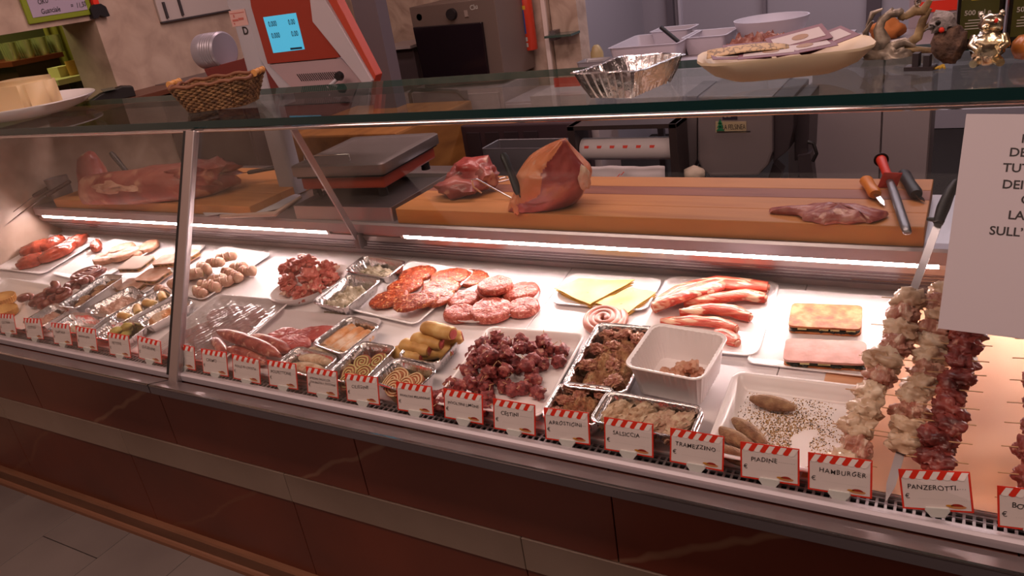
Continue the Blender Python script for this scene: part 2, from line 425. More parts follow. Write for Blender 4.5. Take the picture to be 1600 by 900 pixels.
# top shelf
SHELF = glass_mat('shelf_glass', '#ecf2ef', .42, ior=1.5)
sh = MB().box((X0, 1.412, 1.277), (X1, 1.86, 1.297)).build('top_shelf', SHELF, case)
MB().box((X0, 1.410, 1.2772), (X1, 1.4125, 1.2968)).build('polished_edge', pm('teal_edge', '#0f2d2e', .12, coat=.6), case)
MB().box((X0, 1.8595, 1.278), (X1, 1.8610, 1.2965)).build('rear_edge', pm('teal_edge_b', '#41605c', .2), case)
MB().box((X0, 1.408, 1.272), (X1, 1.418, 1.2755)).build('edge_light_line', CHROME, case)  # chrome strip imitating the bright line of light refracted under the glass edge
# slanting brackets between worktop and shelf
def bracket(xb, xt):
    m = MB(); a = Vector((xb, 1.69, .862)); b3 = Vector((xt, 1.46, 1.275))
    d = (b3-a).normalized(); n_ = Vector((0, d.z, -d.y)).normalized(); vs = []
    for xx in (-.003, .003):
        for p, q in ((a, -1), (a, 1), (b3, 1), (b3, -1)): t = p+n_*.010*q; vs.append((t.x+xx, t.y, t.z))
    m.add(vs, [(0, 1, 2, 3), (4, 7, 6, 5), (0, 4, 5, 1), (1, 5, 6, 2), (2, 6, 7, 3), (3, 7, 4, 0)])
    m.build('shelf_bracket', STEEL, case)
    MB().box((xb-.010, 1.685, .825), (xb+.010, 1.72, .872)).build('bracket_foot', STEEL_D, case, bevel=.002)
bracket(at_y(556, 366, 1.69).x, at_y(455, 203, 1.46).x); bracket(.30, .30)
# worktop, front edge, lamp housing and lamps
MB().box((X0, 1.705, .885), (-1.47, 2.30, .905)).build('worktop', STEEL, case, bevel=.003)
MB().box((-1.4695, 1.705, .885), (X1, 2.06, .905)).build('worktop', STEEL, case, bevel=.003)
MB().prism([(1.70, .872), (1.712, .872), (1.74, .905), (1.705, .9065), (1.70, .90)], 'x', X0, X1).build('worktop_edge', pm('edge_steel', '#b4a8ae', .3, .7), case)
MB().prism([(1.7065, .8605), (1.716, .842), (1.79, .842), (1.79, .885), (1.7025, .885), (1.7025, .8725), (1.712, .8715), (1.712, .8612)], 'x', X0, X1).build('lamp_housing', pm('housing_steel', '#c4b6b6', .28, .75), case)
LAMP = pm('lamp_tube', '#ffffff', .4, emit=('#ffe4e0', LAMP_STRENGTH))
for a, b2 in ((at_y(58, 335, 1.69).x, at_y(512, 368, 1.69).x), (at_y(622, 370, 1.69).x, at_y(1478, 411, 1.69).x), (at_y(1510, 411, 1.69).x, 1.05)):
    lt = empty('strip_lamp', {0: 'white strip lamp glowing under the worktop above the left trays', 1: 'long white strip lamp glowing under the cutting board edge', 2: 'white strip lamp behind the paper notice at far right'}[0 if a < -2 else 1 if a < 0 else 2], 'lamp', TR(0, 0, 0), 'strip lamps inside the case')
    sec = [(1.7012, .8715), (1.7056, .8612), (1.7115, .8612), (1.7115, .8715)]
    MB().prism(sec, 'x', a+.012, b2-.012).build('diffuser', LAMP, lt)
    for q in (a, b2-.012): MB().prism([(1.699, .8718), (1.704, .8608), (1.7115, .8608), (1.7115, .8718)], 'x', q, q+.012).build('end_cap', PLAST, lt)
# ================================================================ trays and food on the deck
class Spot: pass
def fit(fl, bl, br, fr, h):
    """rectangle on the deck plane (height h) from four corners seen in the photograph"""
    P = [None if c is None else dk(c[0], c[1], h) for c in (fl, bl, br, fr)]
    a, b, c, d = P
    if a is None: a = b+d-c
    if b is None: b = a+c-d
    if c is None: c = b+d-a
    if d is None: d = a+c-b
    L = ((b-a)+(c-d))/2; Wv = ((c-b)+(d-a))/2
    ang = (math.atan2(L.y, L.x)-math.pi/2+math.atan2(Wv.y, Wv.x))/2
    s = Spot(); s.x, s.y = (a+b+c+d)/4; s.w = Wv.length; s.l = L.length; s.rz = math.degrees(ang); s.h = h
    yf = s.y-math.cos(ang)*s.l/2-abs(math.sin(ang))*s.w/2
    if yf < -.010:
        dl = (-.010-yf)/math.cos(ang); s.l -= dl; s.x += -math.sin(ang)*dl/2; s.y += math.cos(ang)*dl/2
    return s
def deckM(x, y, h=0.0, rz=0.0): return DECK @ TR(x, y, h) @ RZ(rz)
def local(u, v, h): p = dk(u, v, h); return p.x, p.y
def tray_mesh(w, l, h, r, flare, t, lip, step=None, rib=0.0, liph=.002, nc=5):
    ne = (max(1, int(w/step)) | 1, max(1, int(l/step)) | 1) if step else (1, 1)
    def R(ins, z, rb=0): return rring(w, l, r, z, ins, ne, nc, rb)
    rings = [R(lip+flare+.006, t), R(lip+flare, t+.002, rib*.4), R(lip+flare*.5, h*.5, rib), R(lip, h-.001, rib*.6), R(lip*.55, h+.0008), R(lip*.1, h+.0002), R(0, h-liph*.5),
             R(lip*.3, h-liph), R(lip-t*1.2, h-liph*1.2, rib*.6), R(lip+flare*.5-t, h*.5, rib), R(lip+flare-t, .001, rib*.4), R(lip+flare+.004, 0)]
    m = MB(); m.loft(rings); return m
def rim_bead(w, l, r, z, rad, nc=5, inset=.001):
    P = rring(w, l, r, z, inset, (1, 1), nc); m = MB(); k = len(P); rings = []
    for i in range(k+1):
        p = Vector(P[i % k]); q = Vector(P[(i+1) % k]); o = Vector(P[(i-1) % k]); t = (q-o).normalized(); nn = Vector((t.y, -t.x, 0))
        rings.append([tuple(p+nn*rad*math.cos(a)+Vector((0, 0, 1))*rad*math.sin(a)) for a in (0, 1.26, 2.51, 3.77, 5.03)])
    m.loft(rings, c0=False, c1=False); return m
FOILG = 'foil trays of prepared food'
def foil_tray(label, fl, bl, br, fr, h=.045, base=0.0, tiltx=0, group=FOILG, name='foil_tray', nc=4, r=.02, mx=None):
    s = fit(fl, bl, br, fr, base+h)
    if mx: s.l = min(s.l, mx)
    m = tray_mesh(s.w, s.l, h, r, .012, .0012, .0075, .0085, .0034, .002, nc)
    s.M = deckM(s.x, s.y, base, s.rz) @ RX(tiltx)
    o = m.build(name, FOIL, None, smooth=50, label=label, cat='foil tray', group=group); o.matrix_world = s.M
    rim_bead(s.w, s.l, r, h+.0004, .0019, nc).build('rolled_rim', FOIL, o, smooth=60)
    s.o = o; s.iw = s.w-.04; s.il = s.l-.04; s.hh = h
    return s
def white_tray(label, fl, bl, br, fr, h=.018, r=.025, lip=.008, flare=.012, base=0.0, mat=None, name='serving_tray', cat='tray', group='white trays', t=.002):
    s = fit(fl, bl, br, fr, base+h)
    m = tray_mesh(s.w, s.l, h, r, flare, t, lip, None, 0, .003, 6)
    s.M = deckM(s.x, s.y, base+.0005, s.rz)
    s.o = m.build(name, mat or WHITEP, None, smooth=50, label=label, cat=cat, group=group); s.o.matrix_world = s.M
    s.iw = s.w-.05; s.il = s.l-.05; s.hh = h
    return s
def thing(mb, name, mats, M, label, cat, group=None, smooth=60, kind=None):
    o = mb.build(name, mats, None, smooth=smooth, label=label, cat=cat, group=group, kind=kind); o.matrix_world = M; return o

# food materials
def meat(name, a, b, c, sc=30, rough=.35, fat=None, bump=(90, .5, .003), dist=.6, stretch=None, n2=45):
    return pm(name, b, rough, ramp=[(.3, a), (.5, b), (.68, c)], nscale=sc, ndet=5, ndist=dist, bump=bump, sss=.08, spec=.5, coat=.15,
              ramp2=(fat[0], fat[0]+.08, fat[1]) if fat else None, n2=n2, stretch=stretch)
M_RED = meat('red_meat', '#7c2c26', '#a0453a', '#bb6252', 18, fat=(.66, '#d8a590'))
M_BURG = meat('burger_meat', '#8e3428', '#ac4e3e', '#c46e5a', 90, rough=.42, fat=(.6, '#dc9c88'), bump=(160, .9, .004), n2=110)
M_MARI = meat('marinated_meat', '#722210', '#963818', '#b85a30', 70, rough=.3, fat=(.6, '#e6b078'), bump=(140, .9, .004), n2=120)
M_TOM = meat('tomato_meat', '#742414', '#963a26', '#ae523a', 30, rough=.25, bump=(70, .5, .003))
M_DARK = meat('dark_meat', '#4c1a18', '#7a302c', '#96483e', 30, rough=.4, fat=(.66, '#c08878'), bump=(80, .7, .003))
M_BITE = meat('bite_meat', '#521e1c', '#84383a', '#a85c50', 70, rough=.6, fat=(.62, '#c49484'), bump=(120, 1, .004), n2=70)
M_SAUS = meat('sausage_meat', '#6a2822', '#964640', '#b4705f', 24, rough=.3, fat=(.58, '#d2a490'), n2=44)
M_SPIR = meat('spiral_sausage_meat', '#9c5a4e', '#b0705f', '#bc8472', 20, rough=.35, bump=(60, .15, .002))
M_STEAK = meat('steak_meat', '#8c3432', '#b04c48', '#c8706a', 14, rough=.3, fat=(.62, '#e2b4a8'), n2=20)
M_PINKP = meat('pale_patty', '#9c6850', '#b8866c', '#c89c84', 50, rough=.5, fat=(.6, '#b07048'))
M_CHICK = meat('chicken_meat', '#a88468', '#ccb096', '#dfccb6', 20, rough=.35, fat=(.68, '#9a5a48'), n2=22, bump=(50, .4, .003))
M_BACON = meat('bacon_meat', '#8c4a3c', '#b07a68', '#d0ac98', 26, rough=.35, fat=(.6, '#dcc4b2'), stretch=(3, 1, 1))
M_RIB = meat('rib_meat', '#a82c20', '#c84e3a', '#e08a6c', 14, rough=.28, fat=(.56, '#efc8a8'), n2=16, stretch=(1, 4, 4), dist=1.0)
M_FATM = meat('fat', '#d8a48e', '#e6c0a8', '#efd4c0', 20, rough=.35)
M_CRUMB = pm('breaded', '#a8805c', .85, ramp=[(.3, '#8c5e42'), (.5, '#ab8058'), (.7, '#c4a070')], nscale=60, bump=(160, 1, .004))
M_CRUMBY = pm('yellow_breaded', '#b89a5c', .85, ramp=[(.3, '#7c4c3c'), (.46, '#9c6c50'), (.6, '#b28a64'), (.75, '#ccb08a')], nscale=38, bump=(150, 1, .004))
M_CIGAR = pm('breaded_cigar', '#8a6850', .8, ramp=[(.3, '#765440'), (.5, '#8e6c52'), (.75, '#a88a68')], nscale=60, bump=(200, .9, .003))
M_PANE = pm('pale_breaded', '#c8b094', .85, ramp=[(.3, '#ab8a6c'), (.5, '#c8ae92'), (.7, '#ded0b8')], nscale=50, bump=(150, 1, .004))
M_CREPE = pm('crepe', '#c49c58', .5, ramp=[(.3, '#a4743c'), (.5, '#c49654'), (.7, '#d8b678')], nscale=22, bump=(30, .3, .003))
M_DOUGH = pm('pale_dough', '#c8b488', .6, ramp=[(.3, '#b8a074'), (.6, '#ccb88e')], nscale=20)
M_FILL = pm('roll_filling', '#8c4c34', .6, ramp=[(.3, '#7c3c28'), (.6, '#9c5c42')], nscale=40)
M_ORANGE = pm('cannelloni_gratin', '#c88c5c', .7, ramp=[(.3, '#b4622c'), (.48, '#cf9260'), (.62, '#dec4ac')], nscale=22, ndet=6, bump=(80, .8, .003))
M_YEL = pm('yellow_dumpling', '#b0a050', .55, ramp=[(.35, '#9a8438'), (.6, '#b8aa5c')], nscale=20, bump=(40, .4))
M_HERB = pm('herby_filling', '#b4a690', .8, ramp=[(.3, '#8c7c5e'), (.5, '#bcae98'), (.7, '#d2c8b8')], nscale=60, bump=(120, 1, .004), ramp2=(.64, .7, '#4a5a30'), n2=70)
M_PINKC = pm('pink_filling', '#b88c7c', .7, ramp=[(.3, '#a06c5a'), (.55, '#c09886'), (.75, '#d4b8a8')], nscale=40, bump=(90, 1, .004))
M_OMEL = pm('omelette', '#e4c070', .5, ramp=[(.3, '#d8a04c'), (.55, '#e8c470'), (.75, '#eed698')], nscale=10, ramp2=(.7, .74, '#7c6a3c'), n2=90, bump=(30, .3, .002))
M_OMELE = pm('omelette_edge', '#cf9e4c', .6)
M_PIAD = pm('flatbread', '#c9a08c', .6, ramp=[(.35, '#b8846c'), (.6, '#cfa996')], nscale=30, bump=(50, .3))
M_PIADT = pm('toasted_bread', '#c88e68', .6, ramp=[(.3, '#8a4424'), (.5, '#b06a3c'), (.7, '#c88a5c')], nscale=45, bump=(70, .7))
M_PIADP = pm('pink_bread', '#c08c80', .5, ramp=[(.3, '#b07a6e'), (.6, '#c89488')], nscale=40, bump=(60, .3))
M_SPIN = pm('spinach', '#23231a', .6, ramp=[(.4, '#1a1c14'), (.62, '#3c3a22'), (.7, '#c2aa6a')], nscale=30, bump=(50, 1))
M_CHEESE = pm('cheese_slice', '#e2d49c', .5)
M_PICK = pm('toothpick', '#c09870', .6)
M_TART = pm('pastry', '#cf9a50', .6, ramp=[(.35, '#b87a34'), (.6, '#d4a25a')], nscale=18)
M_LEEK = pm('pale_roll', '#d0b8a0', .5, ramp=[(.3, '#8c5c44'), (.5, '#bc9078'), (.7, '#d8bca6')], nscale=26, bump=(40, .4), ramp2=(.66, .7, '#8c8c48'), n2=25)
M_GREASE = pm('steel_plate_tray', '#b0a8aa', .3, .1)

def patty(rx, ry, th, seed, amp=.05, edge=.25, n=64, dome=.1, grain=.0013):
    m = MB(); rings = []
    prof = [(.55, 0), (.9, 0), (.985, .12), (1.0, .35), (.99, .62), (.965, .82), (.92, .94), (.85, 1.0), (.76, 1+dome*.3), (.66, 1+dome*.5), (.56, 1+dome*.7), (.46, 1+dome*.8), (.36, 1+dome*.9), (.26, 1+dome), (.16, 1+dome), (.06, 1+dome)]
    for f, z in prof:
        ring = []
        for i in range(n):
            a = 2*math.pi*i/n; k = 1+amp*nz(math.cos(a)*1.7+seed*3.1, math.sin(a)*1.7, seed)*2+amp*.8*nz(math.cos(a)*7, math.sin(a)*7, seed+z*3)
            x = f*rx*k*math.cos(a); y = f*ry*k*math.sin(a)
            zz = z*th*(1+.14*nz(x*45, y*45, seed))+grain*nz(x*260, y*260, seed)*(1.6 if z > .5 else 0) if z > 0 else 0
            ring.append((x, y, zz))
        rings.append(ring)
    m.loft(rings); return m
def heap(w, l, h, seed, r=.02, amp=.5, n=(34, 44), base=.004, fr=35, bulge=.35):
    """lumpy filling, one uncountable mass with a rounded rectangular outline"""
    m = MB(); nx, ny = n; vs = []; fs = []
    for j in range(ny+1):
        for i in range(nx+1):
            u = i/nx*2-1; v = j/ny*2-1
            x = u*w/2*(1-.06*v*v); y = v*l/2*(1-.06*u*u)
            e = min(1, (1-abs(u))*3.2)*min(1, (1-abs(v))*3.2)
            z = base+h*(e**.6)*(1-bulge*.5*(u*u+v*v)+amp*(noise.noise(Vector((x*fr, y*fr, seed)))+.5*noise.noise(Vector((x*fr*3, y*fr*3, seed)))+.28*noise.noise(Vector((x*fr*8, y*fr*8, seed)))))
            vs.append((x, y, max(.002, z)))
    k = len(vs)
    for j in range(ny):
        for i in range(nx):
            a = j*(nx+1)+i; fs.append((a, a+1, a+nx+2, a+nx+1))
    vs2 = vs+[(x, y, .0016) for x, y, z in vs]
    fs2 = fs+[tuple(k+q for q in f)[::-1] for f in fs]
    per = [i for i in range(nx+1)]+[(j)*(nx+1)+nx for j in range(1, ny+1)]+[ny*(nx+1)+i for i in range(nx-1, -1, -1)]+[j*(nx+1) for j in range(ny-1, 0, -1)]
    for a, b in zip(per, per[1:]+per[:1]): fs2.append((a, k+a, k+b, b))
    m.add(vs2, fs2); return m
def rollm(l, r, seed, n=14, seg=9, amp=.08, sq=1.0, ends=.82):
    m = MB(); rings = []
    for k in range(seg+1):
        t = k/seg; x = (t-.5)*l
        f = 1 if 0 < k < seg else ends
        rings.append([(x+(.0), r*f*math.cos(2*math.pi*i/n)*(1+amp*nz(t*4+seed, math.cos(2*math.pi*i/n), seed)*2), sq*r*f*math.sin(2*math.pi*i/n)*(1+amp*nz(t*5, math.sin(2*math.pi*i/n)+seed)*2)+r*sq) for i in range(n)])
    m.loft(rings); return m
def spindle(l, r, seed, n=16, seg=14, bend=0.0):
    m = MB(); rings = []
    for k in range(seg+1):
        t = k/seg; f = max(.12, math.sin(math.pi*(.06+.88*t))**.62); x = (t-.5)*l; yb = bend*(1-(2*t-1)**2)
        rings.append([(x, yb+r*f*math.cos(2*math.pi*i/n)*(1+.05*nz(t*5+seed, i*.9, seed)), r*f*.92*math.sin(2*math.pi*i/n)+r*.92) for i in range(n)])
    m.loft(rings); return m
def spiral(turns, r0, rt, n=12, seg=26, sy=1.0, flat=1.0, tail=0.0):
    pts = []; N = int(turns*seg); rs = []
    for i in range(N+1):
        t = i/N; a = 2*math.pi*turns*t; R = rt*.7+(r0-rt*.7)*t
        pts.append((R*math.cos(a), R*math.sin(a)*sy, rt*flat+.12*rt*(1-t))); rs.append(rt*(.8 if i in (0, N) else 1))
    m = MB(); m.tube(pts, rs, n); return m
def rosette(label, name, M, R, th, cat, group, layers=3.2, mats=None, sx=1.0, sy=1.0, seed=0):
    """rolled slice standing with its spiral cut face up: dough ribbon wound round the filling"""
    root = empty(name, label, cat, M, group)
    m = MB(); wob = .05
    def rad(a, t): return R*(.1+.9*t)*(1+wob*nz(math.cos(a)+seed, math.sin(a), seed)*2)
    N = int(layers*22); wd = R/layers*.42; top = []; vs = []; fs = []
    for i in range(N+1):
        t = i/N; a = t*layers*2*math.pi
        r1 = rad(a, t); r2 = max(.001, r1-wd)
        for r_ in (r2, r1):
            for z in (0, th*(1+.03*math.sin(a*3))): vs.append((r_*math.cos(a)*sx, r_*math.sin(a)*sy, z))
    for i in range(N):
        b = i*4; c = b+4
        fs += [(b+1, b+3, c+3, c+1), (b+3, b+2, c+2, c+3), (b+2, b, c, c+2), (b, b+1, c+1, c)]
    fs += [(0, 2, 3, 1), (4*N, 4*N+1, 4*N+3, 4*N+2)]
    m.add(vs, fs); m.build('dough_spiral', (mats or (M_DOUGH, M_FILL))[0], root, smooth=50)
    f = MB(); f.lathe([(R*.93, .001), (R*.95, th*.9), (R*.5, th*.93)], 22, sx=sx, sy=sy); f.build('filling', (mats or (M_DOUGH, M_FILL))[1], root, smooth=40)
    return root
def slabs(w, l, layers, seed, cut=.012):
    """stack of thin layers [(thickness, material index)] with wavy outlines"""
    m = MB(); z = 0
    for k, (t, mi, grow) in enumerate(layers):
        rings = []
        for zz in (z, z+t*.5, z+t):
            P = rring(w+grow, l+grow, .012, zz, 0, (14, 14), 3)
            rings.append([(x*(1+.012*nz(x*60, y*60, seed+k)), y*(1+.014*nz(x*50+9, y*60, seed+k)), zq+.0018*nz(x*26, y*26, seed)) for x, y, zq in rings_pts(P)])
        m.loft(rings, mi); z += t
    return m
def rings_pts(P): return P

# ---- left block --------------------------------------------------------------------------------
t1 = white_tray('white tray of red marinated cutlets against the left end wall', (-30, 418), (70, 366), (158, 372), (70, 428), h=.012)
for i, (u, v, rx, ry, lb) in enumerate([(47, 406, .062, .050, 'nearest of the red marinated cutlets in the leftmost tray'), (56, 386, .068, .052, 'red marinated cutlet at the left edge of the leftmost tray'),
        (90, 394, .074, .054, 'broad glossy red cutlet in the middle of the leftmost tray'), (113, 378, .066, .050, 'rear right red marinated cutlet under the lamp in the leftmost tray'),
        (82, 379, .058, .046, 'rearmost red marinated cutlet in the leftmost tray'), (150, 384, .050, .022, 'narrow red cutlet at the right edge of the leftmost tray')]):
    x, y = local(u, v, .02); thing(patty(rx, ry, .024, i+1, .09, dome=.3), 'marinated_cutlet', M_TOM, deckM(x, y, .0030+.003*(i % 3), 20+25*i), lb, 'cutlet', 'red marinated cutlets')
t2 = white_tray('long white tray of pale patties left of the flatbread tray', (70, 430), (176, 375), (255, 382), (150, 440), h=.012)
for i, (u, v, rx, ry, lb) in enumerate([(164, 400, .055, .04, 'front pale speckled patty in the second tray'), (189, 388, .05, .036, 'pale patty behind the front one in the second tray'),
        (197, 397, .055, .036, 'pale patty in the middle of the second tray'), (217, 390, .05, .036, 'browned pale patty right of the middle of the second tray'), (232, 384, .045, .034, 'rearmost darker patty at the back of the second tray')]):
    x, y = local(u, v, .02); thing(patty(rx*1.05, ry*1.1, .018, i+11, .07), 'pale_patty', M_PINKP, deckM(x, y, .003+.0045*(i % 3), 30*i), lb, 'patty', 'pale patties')
x, y = local(136, 424, .03)
o = spiral(3, .062, .0105, sy=.72); thing(o, 'sausage_coil', MATS['dark_sausage'] if 'dark_sausage' in MATS else meat('dark_sausage', '#4e201e', '#74362f', '#96594c', 24, rough=.35, fat=(.64, '#b48474')), deckM(x, y, .012, 35), 'dark coiled sausage in front of the pale patties at left', 'sausage')
t5 = white_tray('white plastic tray at far left holding twisted dark sausages and fluted pastries', (-120, 500), (18, 436), (130, 452), (40, 520), h=.022)
for i, (u, v, h) in enumerate([(41, 466, .02), (60, 472, .02), (72, 474, .022), (82, 449, .045), (98, 458, .045), (90, 466, .03), (113, 445, .03), (134, 437, .035), (104, 468, .022), (66, 462, .022)]):
    x, y = local(u, v, h)
    m = MB(); R = .018; pts = [(R*1.1*math.cos(a/2.0), R*.9*math.sin(a/2.0), .004*a/3) for a in range(0, 14)]
    m.tube(pts, [.007]+[.0125]*12+[.006], 9)
    thing(m, 'sausage_knot', meat('dark_sausage', '#4e201e', '#74362f', '#96594c', 24, rough=.35, fat=(.64, '#b48474')), deckM(x, y, max(.014, h-.012), 50*i), 'small twisted dark sausage knot heaped in the far left white tray', 'sausage', 'twisted sausage knots in the far left tray')
for i, (u, v, lb) in enumerate([(2, 463, 'rear fluted golden pastry at the left picture edge'), (4, 482, 'front fluted golden pastry at the left picture edge')]):
    x, y = local(u, v, .03); m = MB(); rings = []
    for z, f in ((0, .86), (.002, .9), (.022, 1.0), (.024, .97), (.021, .9)):
        rings.append([((.055*f+(.0022 if q % 2 else 0))*math.cos(2*math.pi*q/64), (.036*f+(.0022 if q % 2 else 0))*math.sin(2*math.pi*q/64), z) for q in range(64)])
    m.loft(rings); thing(m, 'fluted_pastry', M_TART, deckM(x, y, .006, 10), lb, 'pastry', 'fluted pastries', 40)
t3 = white_tray('white tray of stuffed flatbreads running behind the steel upright', (188, 462), (282, 380), (330, 384), (222, 455), h=.012)
for i, (u, v, w, l, h, rz, lb) in enumerate([(206, 443, .10, .075, .012, 8, 'lowest front stuffed flatbread in the tray beside the upright'), (238, 428, .11, .08, .022, 4, 'stuffed flatbread under the pale topmost one'),
        (284, 398, .11, .09, .016, -6, 'stuffed flatbread at the back behind the upright'), (262, 404, .10, .07, .040, 14, 'folded browned flatbread at the back of the left flatbread pile'), (212, 409, .105, .09, .045, 10, 'pale square flatbread on top of the left pile')]):
    x, y = local(u, v, h+.01)
    m = slabs(w, l, [(.004, 0, 0), (.009, 1, -.003), (.004, 0, -.001)], i+3)
    thing(m, 'stuffed_flatbread', [M_PIAD if i != 4 else pm('pale_bread', '#d4bcae', .6), pm('dark_filling', '#6c4c24', .7, ramp=[(.4, '#3c2816'), (.55, '#8c6428'), (.7, '#c49a44')], nscale=60)], deckM(x, y, h-.008, rz), lb, 'flatbread', 'stuffed flatbreads')
t4 = white_tray('long white tray of pale stuffed rolls right of the upright', (228, 455), (350, 388), (434, 393), (322, 462), h=.014)
rr = rng(4); k = 0
for row, (a, b, n_) in enumerate([((252, 452), (318, 414), 4), ((322, 442), (372, 414), 4), ((300, 424), (352, 398), 4), ((310, 454), (384, 420), 5)]):
    for q in range(n_):
        t = q/(n_-1); u = a[0]+(b[0]-a[0])*t; v = a[1]+(b[1]-a[1])*t; h = .018+(.02 if row == 2 else 0)
        x, y = local(u, v, h+.012)
        m = rollm(.070, .0165, k, amp=.22, ends=.55); c_ = MB()
        o = thing(m, 'stuffed_roll', M_LEEK, deckM(x, y, h-.014, -14+22*(k % 3)), 'pale bacon wrapped roll heaped in the tray right of the upright', 'roll', 'pale stuffed rolls in the tray beside the upright')
        for dxx in (-.012, .010):
            e = MB(); e.tube([(dxx+.0055*j/3, .0172*math.cos(.5*j+.3), .0165+.0172*math.sin(.5*j+.3)) for j in range(6)], .0028, 6, flat=1); e.build('bacon_strip', M_BACON, o, smooth=60)
        k += 1
# foil trays of the left block
def food_in(s, mb, name, mats, lx, ly, rz, label, cat, group=None, h=.002, **kw):
    return thing(mb, name, mats, s.M @ TR(lx, ly, h) @ RZ(rz), label, cat, group, **kw)
f1 = foil_tray('narrow foil tray of small brown spirals, tilted up at left', (94, 477), (161, 428), (195, 431), (118, 484), h=.04, base=.012)
for i in range(5):
    rosette('small brown rolled slice in the narrow tilted foil tray', 'rolled_slice', f1.M @ TR((-.012 if i % 2 else .012), -f1.il/2+.02+f1.il*.2*i, .006), .021, .022, 'roll', 'brown rolled slices in the narrow tray', 2.6, (pm('brown_dough', '#a8805c', .6), pm('dark_fill', '#7c4a34', .6)), seed=i)
f2 = foil_tray('foil tray of pink shredded filling left of the upright', (121, 484), (198, 456), (243, 458), (159, 495), h=.035)
food_in(f2, heap(f2.iw, f2.il, .024, 3, amp=.7), 'shredded_filling', M_PINKC, 0, 0, 0, 'pink shredded filling in a foil tray at left', 'filling', kind='stuff')
f3 = foil_tray('foil tray of golden rolls left of the upright', (166, 493), (246, 458), (287, 462), (183, 498), h=.035)
for i in range(4): food_in(f3, rollm(.06, .014, i+5), 'golden_roll', M_CREPE, 0, -f3.il/2+.015+i*f3.il*.29, 14*(-1)**i, 'golden roll in the foil tray left of the upright', 'roll', 'golden rolls in the left foil tray', h=.012)
f4 = foil_tray('foil tray of orange baked filling partly behind the upright', (202, 499), (283, 467), (310, 474), (233, 506), h=.035)
food_in(f4, heap(f4.iw, f4.il, .024, 8, amp=.6), 'baked_filling', M_ORANGE, 0, 0, 0, 'orange baked filling in a foil tray beside the upright', 'filling', kind='stuff')
f5 = foil_tray('foil tray of brownish filling behind the second price card', (30, 504), (84, 475), (116, 480), (64, 512), h=.035)
food_in(f5, heap(f5.iw, f5.il, .02, 9, amp=.6), 'brown_filling', M_PINKC, 0, 0, 0, 'brownish filling in the foil tray behind the second price card', 'filling', kind='stuff')
f6 = foil_tray('foil tray with a wide empty back behind the third price card', (70, 520), (113, 486), (166, 494), (124, 530), h=.035)
food_in(f6, heap(f6.iw, f6.il*.7, .014, 10, amp=.6), 'yellowish_filling', M_HERB, 0, -.01, 0, 'yellowish filling at the bottom of the foil tray behind the third price card', 'filling', kind='stuff')
f7 = foil_tray('foil tray of yellow dumplings in front of the golden rolls', (136, 522), (180, 496), (230, 506), (196, 540), h=.032)
for i, (lx, ly, h) in enumerate([(-.02, -.02, 0), (.012, -.026, 0), (-.022, .012, 0), (.014, .008, 0), (0, .03, 0), (-.004, -.006, .018), (.012, .02, .016), (.03, -.01, .004)]):
    food_in(f7, blob(MB(), .019, .016, .012, i+4, .15, sub=2, M=TR(0, 0, .012)), 'dumpling', M_YEL, lx, ly, 40*i, 'lumpy yellow dumpling heaped in the foil tray at left', 'dumpling', 'yellow dumplings', h=.003+h)
# clingfilmed tray
t6 = white_tray('white tray of meat under shiny clingfilm crossing behind the upright', (208, 560), (345, 458), (443, 470), (330, 592), h=.022)
cut_lab = ['thin red slice at the back under the clingfilm', 'thin red slice in the middle under the clingfilm', 'thin red slice at the front under the clingfilm']
for i, (lx, ly) in enumerate([(.0, .07), (-.01, -.01), (.0, -.09)]):
    food_in(t6, patty(t6.iw*.46, .055, .010, i+40, .07), 'meat_slice', M_STEAK, lx, ly, 8*i, cut_lab[i], 'meat slice', 'meat slices under the clingfilm', h=.003)
FILM = glass_mat('clingfilm', '#fbf6f6', 3.0, rough=.16, ior=1.45, haze=.16)
nx, ny = 90, 70; vs = []
for j in range(ny+1):
    for i in range(nx+1):
        u = i/nx*2-1; v = j/ny*2-1; x = u*(t6.w/2-.004); y = v*(t6.l/2-.004)
        d = abs(noise.noise(Vector(((x+y*.7)*14, (x-y)*3, 2.2)))); d2 = noise.noise(Vector(((x*.6+y)*70, x*6, 1)))
        e = min(1, (1-max(abs(u), abs(v)))*6)
        vs.append((x, y, .0245-e*(.003+.006*d)+.0030*d2*e+.0015*noise.noise(Vector(((x-y*.4)*150, (x+y)*20, 5)))*e))
fs = [(j*(nx+1)+i, j*(nx+1)+i+1, (j+1)*(nx+1)+i+1, (j+1)*(nx+1)+i) for j in range(ny) for i in range(nx)]
o = thing(MB().add(vs, fs), 'clingfilm_cover', FILM, t6.M, 'wrinkled clear clingfilm stretched over the tray of red meat', 'clingfilm')
